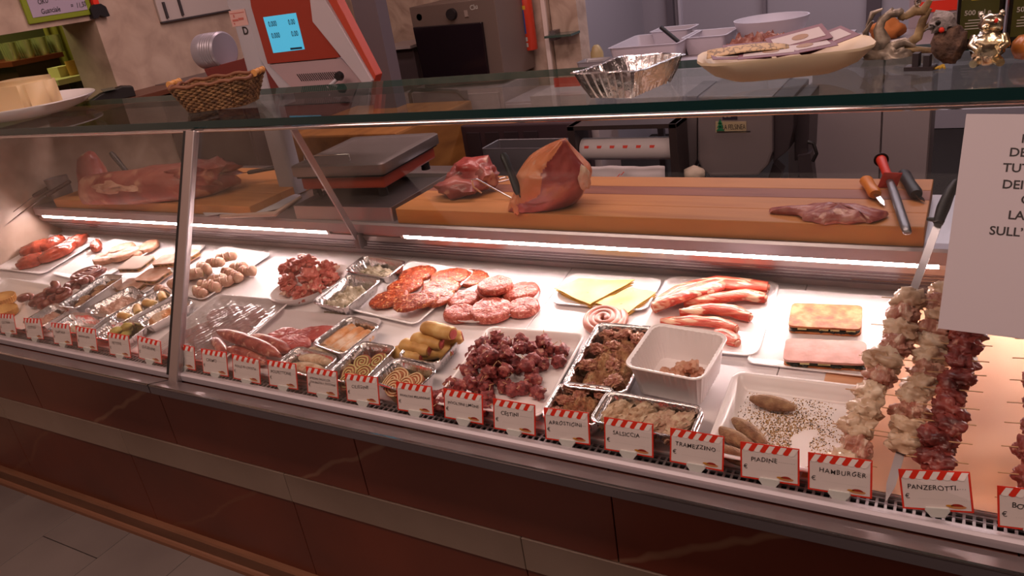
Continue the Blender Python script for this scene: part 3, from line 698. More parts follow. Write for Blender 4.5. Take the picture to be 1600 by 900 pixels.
# ---- tray of sausages and steaks -----------------------------------------------------------------
t7 = white_tray('grey white tray of raw sausages and steaks right of the clingfilm', (312, 585), (440, 480), (592, 500), (500, 612), h=.012, mat=pm('grey_tray', '#cfc4c6', .3))
sm = [((344, 524), (440, 562), .040, .0185, 'long thick raw sausage lying on top at left'), ((390, 526), (452, 548), .024, .018, 'raw sausage just behind the long thick one'), ((358, 548), (418, 570), .016, .018, 'raw sausage half hidden below the long thick one'), ((334, 532), (352, 560), .016, .016, 'short raw sausage at the left edge of the sausage tray')]
for i, (a, b, h, r_, lb) in enumerate(sm):
    ax, ay = local(*a, h); bx, by = local(*b, h); hb = .004+r_ if i else .004+r_*2.6
    m = MB(); n_ = 9; L_ = Vector((bx-ax, by-ay, 0)); pts = []; rs = []
    for q in range(n_):
        t = q/(n_-1); pts.append(Vector((ax, ay, hb))+L_*t+Vector((0, .006*math.sin(t*3.1), 0))); rs.append(r_*[.35, .8, 1, 1.03, .98, 1.02, 1, .8, .3][q])
    m.tube(pts, rs, 12); m.tube([pts[0]-L_.normalized()*.010, pts[0]], [.003, .004], 6)
    thing(m, 'raw_sausage', M_SAUS, DECK, lb, 'sausage', 'raw sausages in the sausage tray')
for i, (u, v, rx, ry, rz, lb) in enumerate([(492, 521, .075, .034, 12, 'flat red steak at the right back of the sausage tray'), (448, 524, .065, .032, 4, 'flat red steak beside the sausages'), (462, 537, .055, .030, -8, 'marbled steak at the front of the steak pile')]):
    x, y = local(u, v, .012); thing(patty(rx, ry, .013, i+20, .10), 'raw_steak', M_STEAK, deckM(x, y, .0035+.006*(i == 2), rz), lb, 'steak', 'raw steaks')
# ---- oval bowl of meat parcels -------------------------------------------------------------------
def oval_plate(label, cu, cv, rx, ry, rz, h, name, cat):
    x, y = local(cu, cv, h)
    prof = [(.55, .003), (.72, .004), (.9, h*.7), (.985, h), (1.0, h+.001), (1.0, h-.002), (.93, h*.62), (.74, 0), (.5, 0)]
    m = MB(); n_ = 48
    m.loft([[(rx*f*math.cos(2*math.pi*i/n_), ry*f*math.sin(2*math.pi*i/n_), z) for i in range(n_)] for f, z in prof])
    return thing(m, name, WHITEP, deckM(x, y, .0005, rz), label, cat), (x, y)
ob, (bx, by) = oval_plate('deep oval white bowl holding knotty raw meat parcels', 484, 442, .083, .125, -38, .034, 'oval_bowl', 'bowl')
k = 0
for (u, v, h, r_, lb) in [(455, 418, .05, .028, 'meat parcel at the upper left of the oval bowl'), (477, 408, .07, .028, 'topmost meat parcel of the oval bowl, with a fatty tip'), (507, 420, .06, .028, 'meat parcel at the right rear of the oval bowl'), (449, 438, .04, .025, 'meat parcel at the left rim of the oval bowl'),
        (484, 433, .055, .030, 'large meat parcel in the middle of the oval bowl'), (513, 434, .045, .024, 'meat parcel at the right rim of the oval bowl'), (450, 452, .028, .018, 'small fatty scrap at the front left of the oval bowl'), (473, 457, .032, .026, 'front meat parcel of the oval bowl'), (494, 448, .04, .026, 'meat parcel behind the front one in the oval bowl')]:
    x, y = local(u, v, h); m = blob(MB(), r_*1.2, r_*1.0, r_*.85, k+30, .32, 2.0, 4, fine=.25)
    o = thing(m, 'meat_parcel', meat('parcel_meat', '#93342a', '#b8564a', '#cf8070', 26, fat=(.6, '#dcb49c'), n2=30, bump=(90, .8, .003)), deckM(x, y, h-.004, 40*k), lb, 'meat parcel', 'raw meat parcels in the oval bowl')
    e = MB(); e.tube([(r_*.9*math.cos(a*.7), r_*.75*math.sin(a*.7), r_*.5*math.sin(a*1.3)) for a in range(6)], .0022, 6); e.build('fat_string', M_FATM, o, smooth=60); k += 1
# ---- foil trays with herby filling ----------------------------------------------------------------
fa = foil_tray('foil tray of herby crumb against the rear louvres', (533, 424), (569, 401), (642, 406), (603, 434), h=.038)
food_in(fa, heap(fa.iw, fa.il, .018, 21, amp=.8, n=(26, 26)), 'herby_crumb', M_HERB, 0, 0, 0, 'herby crumb in the rear foil tray', 'filling', kind='stuff')
fb = foil_tray('foil tray of green flecked crumb in front of the rear one', (482, 474), (543, 431), (604, 434), (537, 482), h=.042)
food_in(fb, heap(fb.iw, fb.il, .026, 22, amp=.8, n=(26, 34)), 'green_flecked_crumb', M_HERB, 0, -.01, 0, 'green flecked crumb in the foil tray beside the oval bowl', 'filling', kind='stuff')
# ---- red marinated patties -------------------------------------------------------------------------
t8 = white_tray('white tray of orange red marinated patties', (540, 482), (640, 411), (752, 420), (646, 508), h=.014, r=.022)
for i, (u, v, rx, ry, rz, h, lb) in enumerate([(735, 432, .055, .043, 0, .004, 'marinated patty at the rear right corner of its white tray'), (650, 426, .058, .045, 20, .004, 'marinated patty at the rear left of its white tray'), (702, 430, .06, .045, 10, .009, 'bright marinated patty in the rear middle of its white tray'),
        (632, 444, .055, .045, 30, .008, 'marinated patty left of the middle of its white tray'), (688, 446, .06, .047, 0, .013, 'broad marinated patty in the middle of its white tray'), (607, 464, .058, .043, 40, .012, 'front left marinated patty with a pale fat stripe'), (680, 462, .055, .044, 0, .018, 'marinated patty under the front one on the right'), (662, 464, .048, .042, 30, .023, 'thin marinated patty squeezed behind the front one'), (641, 470, .050, .043, 35, .027, 'front dark marinated patty leaning toward the glass')]):
    x, y = local(u, v, h+.01); thing(patty(rx, ry, .011, i+50, .05), 'marinated_patty', M_MARI, deckM(x, y, h-.001, rz), lb, 'patty', 'orange red marinated patties')
# ---- oval plate of burgers ---------------------------------------------------------------------------
op, _ = oval_plate('oval white plate of thick raw burgers', 769, 468, .128, .100, 32, .016, 'oval_plate', 'plate')
for i, (u, v, rx, ry, rz, h, th, lb) in enumerate([(722, 463, .048, .038, 10, .007, .02, 'square edged burger at the left rim of the oval plate'), (716, 484, .046, .036, 5, .007, .02, 'front left burger on the oval plate'), (766, 478, .062, .052, 0, .008, .022, 'largest burger at the front middle of the oval plate'),
        (813, 450, .05, .042, 30, .007, .02, 'burger at the right rear of the oval plate'), (816, 474, .044, .040, 20, .008, .02, 'burger at the right rim of the oval plate'), (772, 440, .050, .043, 10, .026, .02, 'raised burger lying on top at the back of the oval plate'), (765, 450, .045, .038, 0, .0055, .018, 'flat burger hidden under the raised one')]):
    x, y = local(u, v, h+th); thing(patty(rx, ry, th, i+70, .045, dome=.06), 'raw_burger', M_BURG, deckM(x, y, h-.003, rz), lb, 'burger', 'thick raw burgers')
# ---- cannelloni and breaded rolls ------------------------------------------------------------------------
fe = foil_tray('foil tray of three orange cannelloni', (476, 538), (548, 499), (603, 506), (536, 550), h=.045)
for i in range(3): food_in(fe, rollm(fe.il*1.0, .021, i+5, sq=.8, amp=.05), 'cannelloni', M_ORANGE, (i-1)*.034, 0, 90, ['left', 'middle', 'right'][i]+' cannelloni dusted with crumbs in its foil tray', 'cannelloni', 'cannelloni', h=.008)
ff = foil_tray('foil tray of pale breaded rolls behind the cards', (410, 578), (468, 545), (532, 554), (492, 594), h=.042)
for i in range(3): food_in(ff, spindle(ff.iw*.98, .017, i+9), 'breaded_roll', M_PANE, 0, -ff.il/2+.02+i*.036, 8, ['front', 'middle', 'rear'][i]+' pale breaded roll behind the cards', 'roll', 'pale breaded rolls', h=.008)
# ---- trays of spiral slices -------------------------------------------------------------------------------
fg = foil_tray('foil tray of green edged spiral slices', (488, 602), (566, 536), (619, 538), (546, 626), h=.045)
DG = (pm('green_dough', '#b4a46c', .55), M_FILL)
for i, (lx, ly, h, lb) in enumerate([(-.018, .035, .004, 'large spiral slice at the left back'), (.026, .052, .004, 'spiral slice at the right back'), (-.022, -.028, .004, 'spiral slice at the left front'), (.022, -.012, .004, 'spiral slice in the right middle'), (.0, -.062, .006, 'front spiral slice')]):
    rosette(lb+' of the green edged tray', 'spiral_slice', fg.M @ TR(lx*fg.iw/.09, ly*fg.il/.15, h) @ RX(22) @ RZ(60*i),   .028, .030, 'roll', 'green edged spiral slices', 3, DG, seed=i, sy=.85)
fh = foil_tray('foil tray of pancake spiral slices', (549, 610), (621, 566), (690, 570), (622, 640), h=.045)
DP = (pm('pancake_dough', '#cbae84', .55), pm('pancake_fill', '#a4603e', .6))
for i, (lx, ly, h, lb) in enumerate([(-.022, .035, .006, 'spiral pancake slice at the left back'), (.026, .025, .006, 'spiral pancake slice at the right back'), (-.026, -.022, .006, 'spiral pancake slice at the left front'), (.022, -.03, .006, 'spiral pancake slice at the right front'), (-.004, -.07, .006, 'front spiral pancake slice')]):
    rosette(lb+' of its foil tray', 'pancake_slice', fh.M @ TR(lx*fh.iw/.10, ly*fh.il/.17, h) @ RX(20) @ RZ(40*i),   .030, .032, 'roll', 'pancake spiral slices', 3.4, DP, seed=i+9, sy=.8)
fi = foil_tray('foil tray heaped with golden pancake rolls', (619, 559), (661, 515), (738, 519), (676, 567), h=.04)
for i, (u, v, h, rz, lb) in enumerate([(638, 552, .010, -4, 'front left golden pancake roll'), (678, 548, .010, 25, 'front right golden pancake roll'), (650, 541, .024, -4, 'golden pancake roll behind the front left one'), (694, 530, .028, 38, 'golden pancake roll leaning at the right back'),
        (668, 531, .034, -4, 'golden pancake roll below the topmost one'), (684, 514, .060, -8, 'topmost golden pancake roll of the heap'), (676, 545, .008, 0, 'golden pancake roll at the bottom of the heap')]):
    x, y = local(u, v, h+.018); m = rollm(.088 if i != 5 else .094, .0205, i+15, amp=.14, sq=.82)
    o = thing(m, 'pancake_roll', M_CREPE, deckM(x, y, h-.003, rz), lb, 'roll', 'golden pancake rolls')
    e = MB(); e.lathe([(.012, 0), (.0125, .002), (.006, .003)], 14, M=TR(.044 if i != 5 else .047, 0, .0155) @ RY(90)); e.build('meat_filling', M_STEAK, o, smooth=40)
# ---- big white tray of meat bites ---------------------------------------------------------------------------
t9 = white_tray('large white tray of small raw meat bites on picks', (652, 650), (768, 513), (923, 518), (832, 668), h=.030, r=.022, lip=.008, flare=.010)
BP = [(670,140,1),(555,200,1),(650,200,0),(870,170,1),(740,200,1),(1050,180,1),(945,230,0),(860,235,1),(490,260,0),(570,265,1),(650,260,0),(750,270,2),(1100,240,0),(1210,260,0),(1180,345,0),
      (470,310,0),(560,330,1),(600,370,0),(680,330,1),(470,360,0),(540,350,1),(1030,285,0),(960,330,1),(1040,370,0),(840,390,0),(920,380,1),(400,420,0),(460,440,0),(610,430,1),(740,420,1),(800,345,0),
      (570,490,0),(680,480,0),(960,440,0),(970,500,0),(450,520,1),(510,560,0),(370,550,1),(290,530,0),(580,560,0),(730,550,0),(800,580,0),(890,560,0),(1010,600,0),(590,640,0),(180,640,0),(200,700,0),(560,740,0),(250,610,0),(690,400,0),(620,300,2),(760,330,0)]
BL = {(1210, 260): 'meat bite farthest right, near the right rim of the large white tray', (1180, 345): 'meat bite just in front of the rightmost one in the large white tray', (1050, 180): 'raised meat bite with two picks at the rear right of the heap',
      (670, 140): 'rearmost topmost meat bite of the heap in the large white tray', (1010, 600): 'single meat bite at the front right of the large white tray beside the rim', (890, 560): 'right one of three meat bites lying in a row in front of the heap',
      (800, 580): 'middle one of three meat bites lying in a row in front of the heap', (730, 550): 'left one of three meat bites lying in a row in front of the heap', (400, 420): 'meat bite jutting out at the left side of the heap near the tray rim',
      (180, 640): 'meat bite at the front left corner beside the card INVOLTINI LIMONE', (200, 700): 'lowest meat bite at the front left corner of the large white tray', (560, 740): 'meat bite between the cards INVOLTINI LIMONE and CESTINI', (590, 640): 'meat bite just above the right edge of the card INVOLTINI LIMONE'}
protos = []
for q in range(8):
    m = blob(MB(), .0165, .0165, .015, q+60, .26, 1.9, 3, fine=.28)
    p = m.mesh('meat_bite', 70); p.materials.append(M_BITE)
    e = MB(); a = .8*q; e.tube([(.024*math.cos(a), .024*math.sin(a), .016), (-.020*math.cos(a+.3), -.02*math.sin(a+.3), -.004)], [.0009, .0009], 5)
    pk = e.mesh('toothpick', 60); pk.materials.append(M_PICK); protos.append((p, pk))
for i, (a, b, lv) in enumerate(BP):
    h = .018+.022*lv; x, y = local(650+a/5.29, 500+b/5.29, h)
    own = BL.get((a, b)); o = put('meat_bite', protos[i % 8][0], None, label=own or 'dark red raw meat bite on a pick inside the dense heap', cat='meat bite', group='small meat bites in the large white tray', M=deckM(x, y, h+.001, 47*i))
    put('toothpick', protos[i % 8][1], None, o)
# ---- foil trays of breaded meat ------------------------------------------------------------------------------
def crumb_heap(s, h, seed, mat, lb, name):
    return food_in(s, heap(s.iw+.004, s.il+.004, h, seed, amp=.55, n=(60, 84), fr=42), name, mat, 0, 0, 0, lb, 'breaded meat', kind='stuff')
fk = foil_tray('deep foil tray heaped with coarse breaded meat beside the white tub', (881, 600), (930, 506), (1030, 509), (975, 620), h=.05)
crumb_heap(fk, .036, 31, M_CRUMBY, 'coarse golden breaded meat heaped in the deep foil tray', 'breaded_meat')
for i, (lx, ly) in enumerate([(-.035, .085), (0, .09), (.035, .082), (-.042, .03), (-.045, -.03), (.03, -.075), (.01, -.02), (-.01, .045)]):
    food_in(fk, blob(MB(), .02, .014, .010, i+90, .25, 2.2, 4, fine=.3), 'breaded_strip', meat('breaded_strip', '#84483a', '#a06854', '#b88c6c', 60, rough=.7, bump=(150, 1, .004)), lx, ly, 50*i, 'reddish breaded meat strip poking from the coarse heap in the deep foil tray', 'meat strip', 'breaded strips in the deep foil tray', h=.042)
fm = foil_tray('foil tray of crumbed meat strips behind the eighth and ninth cards', (833, 668), (876, 597), (963, 605), (925, 685), h=.045)
crumb_heap(fm, .034, 32, M_CRUMBY, 'crumbed meat strips in the foil tray left of the paler cutlets', 'crumbed_meat')
for i, (lx, ly) in enumerate([(-.03, .05), (.0, .055), (.03, .05), (-.035, .01), (-.04, -.03), (-.01, .03)]):
    food_in(fm, blob(MB(), .019, .012, .009, i+190, .25, 2.2, 4, fine=.3), 'breaded_strip', MATS['breaded_strip'], lx, ly, 60*i, 'reddish crumbed strip in the smaller foil tray beside the meat bites', 'meat strip', 'crumbed strips in the smaller foil tray', h=.038)
fn0 = foil_tray('lower foil tray nested under the tray of crumbed cutlets', (920, 668), (957, 622), (1101, 640), (1085, 690), h=.030, r=.018)
fn = foil_tray('upper foil tray of pale crumbed cutlets', (913, 660), (952, 612), (1100, 634), (1080, 686), h=.040, base=.012, r=.018)
for i, (lx, ly, lb) in enumerate([(-.055, .004, 'leftmost pale crumbed cutlet in the wide foil tray'), (-.015, .004, 'second pale crumbed cutlet from the left in the wide foil tray'), (.02, -.004, 'third pale crumbed cutlet from the left in the wide foil tray'), (.055, -.002, 'rightmost pale crumbed cutlet in the wide foil tray')]):
    food_in(fn, blob(MB(), .042, .023, .020, i+200, .2, 1.8, 4, fine=.3, M=TR(0, 0, .018)), 'crumbed_cutlet', M_PANE if i < 2 else meat('crumbed_pink', '#a87c68', '#c0a088', '#d4c0a4', 60, rough=.8, bump=(150, 1, .004)), lx*fn.w/.17, ly, 68, lb, 'cutlet', 'pale crumbed cutlets', h=.004)
# ---- white ribbed tub ------------------------------------------------------------------------------------------
hT = .080
s = fit((971, 574), (1022, 507), (1143, 523), (1096, 596), hT+.012)
m = tray_mesh(s.w, s.l, hT, .024, .012, .0016, .006, .0085, -.003, .004, 6)
s.M = deckM(s.x, s.y, .014, s.rz)
tub = thing(m, 'plastic_tub', pm('tub_plastic', '#fbf5f6', .35), s.M, 'deep white ribbed plastic tub of raw meat chunks', 'tub', None, 40)
rim_bead(s.w, s.l, .024, hT, .0026, 6).build('rim', MATS['tub_plastic'], tub, smooth=60)
MC = [meat('chunk_a', '#b47a5c', '#c69478', '#d8b098', 20, rough=.35), meat('chunk_b', '#a8684e', '#bc8468', '#cda48c', 20, rough=.35)]
rr = rng(7)
for i in range(24):
    a = rr.uniform(-1, 1); b = rr.uniform(-1, 1); lv = i//12
    m = blob(MB(), rr.uniform(.011, .017), rr.uniform(.009, .012), rr.uniform(.009, .011), i+300, .3, 1.8, 3, pw=.8, fine=.15)
    thing(m, 'meat_chunk', MC[i % 2], s.M @ TR(.012+a*(s.w/2-.045), -.012+b*(s.l/2-.045), .014+.014*lv) @ RZ(rr.uniform(0, 180)), 'small pink brown raw meat chunk in the ribbed tub', 'meat chunk', 'meat chunks in the white tub')
# ---- omelette sheets, coil, ribs --------------------------------------------------------------------------------
t10 = white_tray('white tray under the folded yellow omelettes', (860, 470), (893, 428), (1035, 433), (1010, 490), h=.010)
def sheet(corners, hs, label, name, group, seed, layers=3, mats=(M_OMEL, M_OMELE)):
    """folded flat sheet: a few thin warped layers over the quadrilateral"""
    P = [Vector((*local(u, v, h), 0)) for (u, v), h in zip(corners, hs)]
    m = MB(); N_ = 12
    for k in range(layers):
        sh_ = 1-.03*(layers-1-k)
        vs = []
        c = sum(P, Vector())/4
        for zt in (0, 1):
            for j in range(N_+1):
                for i in range(N_+1):
                    u_ = i/N_; v_ = j/N_
                    p = (P[0]*(1-u_)+P[1]*u_)*(1-v_)+(P[3]*(1-u_)+P[2]*u_)*v_
                    p = c+(p-c)*sh_+Vector((.004*nz(v_*3, k, seed), .004*nz(u_*3, k, seed+3), 0))
                    hz = (hs[0]*(1-u_)+hs[1]*u_)*(1-v_)+(hs[3]*(1-u_)+hs[2]*u_)*v_
                    z = hz-.007*(layers-1-k)+.004*nz(u_*2.5+seed, v_*2.5, k)
                    vs.append((p.x, p.y, max(.004+.002*k, z)+.0022*zt))
        n2 = (N_+1)**2; fs = []
        for j in range(N_):
            for i in range(N_):
                a = j*(N_+1)+i; fs += [(a, a+N_+1, a+N_+2, a+1)]
        top = [tuple(n2+q for q in f)[::-1] for f in fs]
        per = list(range(N_+1))+[j*(N_+1)+N_ for j in range(1, N_+1)]+[N_*(N_+1)+i for i in range(N_-1, -1, -1)]+[j*(N_+1) for j in range(N_-1, 0, -1)]
        side = [(a, b, n2+b, n2+a) for a, b in zip(per, per[1:]+per[:1])]
        m.add(vs, fs, 0); b0 = len(m.v)-len(vs)
        m.f += [tuple(b0+q for q in f) for f in top]; m.m += [0]*len(top)
        m.f += [tuple(b0+q for q in f) for f in side]; m.m += [1]*len(side)
    return thing(m, name, list(mats), DECK, label, 'omelette', group, 50)
sheet([(866, 451), (905, 436), (992, 438), (922, 477)], [.020, .022, .026, .018], 'folded speckled omelette at the left of its white tray', 'folded_omelette', 'folded yellow omelettes', 3)
sheet([(930, 474), (988, 449), (1026, 457), (980, 490)], [.016, .020, .018, .014], 'folded speckled omelette at the right, nearer the ribs', 'folded_omelette', 'folded yellow omelettes', 5)
x, y = local(943, 494, .02)
thing(spiral(3.3, .060, .0098, sy=.85, n=12), 'sausage_coil', M_SPIR, deckM(x, y, .001, -60), 'smooth pink coiled sausage in front of the folded omelettes', 'sausage')
t11 = white_tray('white tray under the raw ribs', (1000, 535), (1035, 430), (1222, 440), (1180, 562), h=.010, r=.03)
def rib(pts, w, label, th=.012, seed=0):
    """strip of rib meat along a path given at real height"""
    P = [Vector((*local(u, v, h), h)) for u, v, h in pts]
    # resample
    Q = []
    for k in range(len(P)-1):
        for q in range(6): Q.append(P[k].lerp(P[k+1], q/6))
    Q.append(P[-1]); m = MB(); rings = []; n_ = 14
    for k, p in enumerate(Q):
        t = (Q[min(k+1, len(Q)-1)]-Q[max(k-1, 0)]); t.z = 0; t.normalize(); nn = Vector((-t.y, t.x, 0)); f = k/(len(Q)-1)
        ww = w*(.45+.55*min(1, 6*f, 5*(1-f)+.25))*(1+.12*nz(f*5, seed))
        rings.append([tuple(p+nn*(ww*math.cos(2*math.pi*i/n_)*(1+.1*nz(f*8, i*.8, seed)))+Vector((0, 0, th*math.sin(2*math.pi*i/n_)*(1+.25*nz(f*7, i, seed)))) ) for i in range(n_)])
    m.loft(rings); o = thing(m, 'raw_rib', M_RIB, DECK, label, 'rib', 'raw ribs')
    e = MB(); a = Q[-1]; b = Q[-2]; d = (a-b).normalized()
    e.tube([a-d*.010, a+d*.004], [.0085, .0075], 10); e.build('bone_end', pm('bone', '#e0b89c', .4, ramp=[(.4, '#b86a50'), (.6, '#e6c4a8')], nscale=60), o, smooth=60)
    e = MB(); e.tube([q+Vector((0, 0, th*.82)) for q in Q[2:-2]], [.003]*len(Q[2:-2]), 6); e.build('fat_strip', M_FATM, o, smooth=60)
    return o
rib([(1022, 482, .020), (1060, 456, .026), (1120, 441, .030), (1200, 449, .022)], .026, 'long fatty rib along the back of the rib tray', .013, 1)
rib([(1020, 480, .032), (1055, 466, .038), (1105, 452, .036), (1142, 440, .026)], .020, 'rib lying crosswise on the left of the pile', .012, 2)
rib([(1068, 474, .022), (1120, 466, .024), (1165, 460, .024), (1196, 466, .018)], .017, 'second rib from the back with a cut bone end', .012, 3)
rib([(1062, 490, .018), (1110, 482, .020), (1145, 486, .020), (1172, 496, .016)], .018, 'third rib from the back with a cut bone end', .012, 4)
rib([(1032, 504, .012), (1080, 500, .014), (1120, 504, .014), (1150, 514, .012)], .017, 'pale pink rib directly behind the ribbed tub', .010, 5)
rib([(1118, 520, .010), (1135, 524, .012), (1152, 536, .012)], .018, 'short piece of rib right of the ribbed tub', .010, 6)
# ---- sandwiches -----------------------------------------------------------------------------------------------------
t12 = white_tray('white tray with two flat filled sandwiches', (1160, 566), (1212, 452), (1400, 462), (1384, 592), h=.008, r=.018, lip=.006)
def sandwich(c, label, mtop, seed):
    s_ = fit(*c, .026)
    m = slabs(s_.w, s_.l, [(.005, 0, 0), (.010, 1, -.004), (.005, 2, .001)], seed)
    o = thing(m, 'filled_sandwich', [MATS['toasted_bread'], M_SPIN, mtop], deckM(s_.x, s_.y, .0035, s_.rz), label, 'sandwich', 'flat filled sandwiches', 50)
    e = MB(); rr_ = rng(seed)
    for i in range(9):
        xx = rr_.uniform(-.9, .9)*s_.w/2; blob(e, .007, .004, .0035, i+seed, .4, 2, 2, M=TR(xx, -s_.l/2-.0005, .009))
    e.build('spinach_filling', pm('spinach_dark', '#1d1d16', .6), o, smooth=60)
    e = MB()
    for i in range(4):
        xx = rr_.uniform(-.8, .9)*s_.w/2; e.box((xx-.009, -s_.l/2-.002, .012), (xx+.009, -s_.l/2+.006, .0145))
    e.build('cheese_slice', M_CHEESE, o)
    return o
sandwich([(1232, 508), (1237, 471), (1348, 477), (1345, 512)], 'rear filled sandwich with an orange toasted top', M_PIADT, 5)
sandwich([(1223, 560), (1229, 527), (1352, 532), (1355, 568)], 'front filled sandwich with a smooth pink top', M_PIADP, 8)
# ---- white tray of breaded cigars --------------------------------------------------------------------------------------
t13 = white_tray('deep white tray sprinkled with crumbs holding spindle shaped meat rolls', (1090, 722), (1148, 582), (1356, 600), (1330, 775), h=.030, r=.022, lip=.010, flare=.016)
for i, (u, v, l, rz, lb) in enumerate([(1207, 629, .088, -6, 'rear breaded spindle roll lying alone in the deep tray'), (1170, 673, .088, -36, 'breaded spindle roll resting against the one in front of it'), (1148, 684, .09, -22, 'breaded spindle roll behind the card TRAMEZZINO'), (1150, 712, .085, -18, 'front breaded spindle roll half hidden by the cards')]):
    x, y = local(u, v, .02); thing(spindle(l, .0155, i+3), 'spindle_roll', M_CIGAR, deckM(x, y, .0045+(.012 if i == 2 else 0)*0, rz), lb, 'meat roll', 'breaded spindle rolls')
m = MB(); rr = rng(12)
for i in range(3600):
    u = rr.gauss(0, .5); v = rr.gauss(0, .55)
    if abs(u) > .98 or abs(v) > .95: continue
    q = rr.uniform(.0005, .0016); xx = u*t13.iw/2; yy = v*t13.il/2
    if nz(xx*16, yy*16, 4) < -.22: continue
    m.add([(xx-q, yy-q, .0022), (xx+q, yy-q, .0022), (xx+q*.6, yy+q, .0022), (xx, yy, .0022+q*1.4)], [(0, 1, 3), (1, 2, 3), (2, 0, 3), (0, 2, 1)], 0 if rr.random() < .7 else 1)
o = thing(m, 'loose_crumbs', [pm('crumb_gold', '#b8945c', .8), pm('crumb_dark', '#5c4a34', .8)], t13.M, 'loose golden and dark crumbs scattered in the deep white tray', 'crumbs', kind='stuff', smooth=None)
# ---- butcher paper under the skewers -------------------------------------------------------------------------------------
KP = pm('butcher_paper', '#d6a07c', .6, ramp=[(.3, '#cf9672'), (.7, '#dcaa86')], nscale=5)
m = MB(); nx, ny = 60, 40; vs = []
xa, xb = dk(1290, 600).x, .62
for j in range(ny+1):
    for i in range(nx+1):
        u = i/nx; v = j/ny; x = xa+(xb-xa)*u+.01*nz(v*3, 1); y = .004+(.60-.004)*v
        z = .0012+.010*max(0, nz(x*7+y*3, y*6-x*2, 2))+.006*max(0, nz(x*16, y*5, 7))
        if u < .3: z = .0012+(z-.0012)*max(0, (u-.12)/.18)
        vs.append((x, y, z if j else .003))
fs = [(j*(nx+1)+i, j*(nx+1)+i+1, (j+1)*(nx+1)+i+1, (j+1)*(nx+1)+i) for j in range(ny) for i in range(nx)]
thing(MB().add(vs, fs), 'butcher_paper', KP, DECK, 'crumpled tan butcher paper spread under the skewers', 'paper')
# ---- skewers ----------------------------------------------------------------------------------------------------------------
def skewer(a, b, t0, t1, n_, mats, label, seed, wide=.0285, handle=False):
    A = at_y(a[0], a[1], 1.142); B = at_y(b[0], b[1], 1.687)
    A.z = max(A.z, .684); d = B-A; L_ = d.length; dn = d.normalized()
    root = empty('meat_skewer', label, 'skewer', Matrix.Translation(A), 'large meat skewers leaning in the case')
    xax = dn.cross(Vector((0, 0, 1))).normalized(); up_ = xax.cross(dn).normalized()
    F = Matrix((xax, dn, up_)).transposed().to_4x4()       # local y along the skewer
    m = MB(); m.add([F @ Vector(p) for p in [(-.001, 0, 0), (.001, 0, 0), (.007, .03, .001), (.0075, L_, .001), (-.0075, L_, .001), (-.007, .03, .001), (-.001, 0, .0022), (.001, 0, .0022), (.007, .03, .0022), (.0075, L_, .0022), (-.0075, L_, .0022), (-.007, .03, .0022)]],
                    [(0, 1, 2, 5), (5, 2, 3, 4), (6, 11, 8, 7), (11, 10, 9, 8), (0, 6, 7, 1), (1, 7, 8, 2), (2, 8, 9, 3), (3, 9, 10, 4), (4, 10, 11, 5), (5, 11, 6, 0)])
    m.build('blade', STEEL, root)
    if handle:
        m = MB(); m.tube([F @ Vector(p) for p in [(0, L_-.01, .004), (0, L_+.03, .008), (.002, L_+.07, .012), (.006, L_+.105, .010)]], [.010, .013, .011, .007], 10)
        m.tube([F @ Vector(p) for p in [(-.022, L_-.002, .004), (.0, L_-.004, .006), (.010, L_-.002, .006)]], [.004, .006, .005], 8)
        m.build('handle', BLACK, root, smooth=60)
    rr_ = rng(seed)
    for i in range(n_):
        t = t0+(t1-t0)*(i+.5)/n_; th = (t1-t0)/n_*L_
        off = rr_.uniform(-.006, .006); w = wide*rr_.uniform(.85, 1.12)
        m = MB(); blob(m, w, th*.66, wide*.66*rr_.uniform(.8, 1.1), seed*20+i, .24, 1.6, 4, fine=.22)
        o = m.build('meat_piece', mats[(0 if rr_.random() < .62 else 1) if len(mats) > 1 else 0], root, smooth=70)
        o.matrix_local = F @ TR(off, t*L_, .004) @ RZ(rr_.uniform(-14, 14)) @ RY(rr_.uniform(-20, 20))
        if i % 2 == 0 or len(mats) == 1:
            m = MB(); s_ = wide+.018; yy = rr_.uniform(-.004, .004)
            m.tube([(-s_, yy-.004, .006), (s_, yy+.004, .010)], .0011, 5); pk = m.build('toothpick', M_PICK, root); pk.matrix_local = F @ TR(0, t*L_, .004)
    return root
skewer((1316, 752), (1468, 345), .02, .68, 11, [M_CHICK, M_BACON], 'leftmost large skewer of pale chicken and bacon, over the crumb tray', 1, handle=True)
skewer((1384, 796), (1513, 352), .155, .74, 12, [M_CHICK, M_BACON], 'middle large skewer of pale chicken with its steel tip showing', 2, .029)
skewer((1452, 776), (1548, 352), .08, .74, 12, [M_DARK], 'dark red meat skewer right of the two pale ones', 3, .0265)
skewer((1600, 838), (1652, 352), .03, .74, 10, [M_DARK], 'dark meat skewer cut off by the right picture edge', 4, .026)

# ================================================================ price cards
def text_mesh(s, size, mat, bold=0.0, shear=0.0, sp=1.0, jitter=0):
    c = bpy.data.curves.new('t', 'FONT'); c.body = s; c.size = size; c.shear = shear; c.offset = bold; c.space_character = sp
    c.resolution_u = 3; o = bpy.data.objects.new('t', c); COL.objects.link(o)
    dg = bpy.context.evaluated_depsgraph_get(); dg.update()
    me = bpy.data.meshes.new_from_object(o.evaluated_get(dg)); bpy.data.objects.remove(o); bpy.data.curves.remove(c)
    if jitter:
        rr_ = rng(len(s)+jitter)
        for v in me.vertices:
            k = int(v.co.x/(size*.62)); q = rng(k*7+jitter)
            v.co.y += (q.random()-.5)*size*.22+(v.co.x*.02); v.co.x += (q.random()-.5)*size*.08
    me.materials.clear(); me.materials.append(mat); return me
TW, TH = .100, .0665
m = MB(); m.box((0, 0, 0), (TW, .0010, TH)); card_me = m.mesh('price_card'); card_me.materials.append(pm('card_red', '#d6321e', .5))
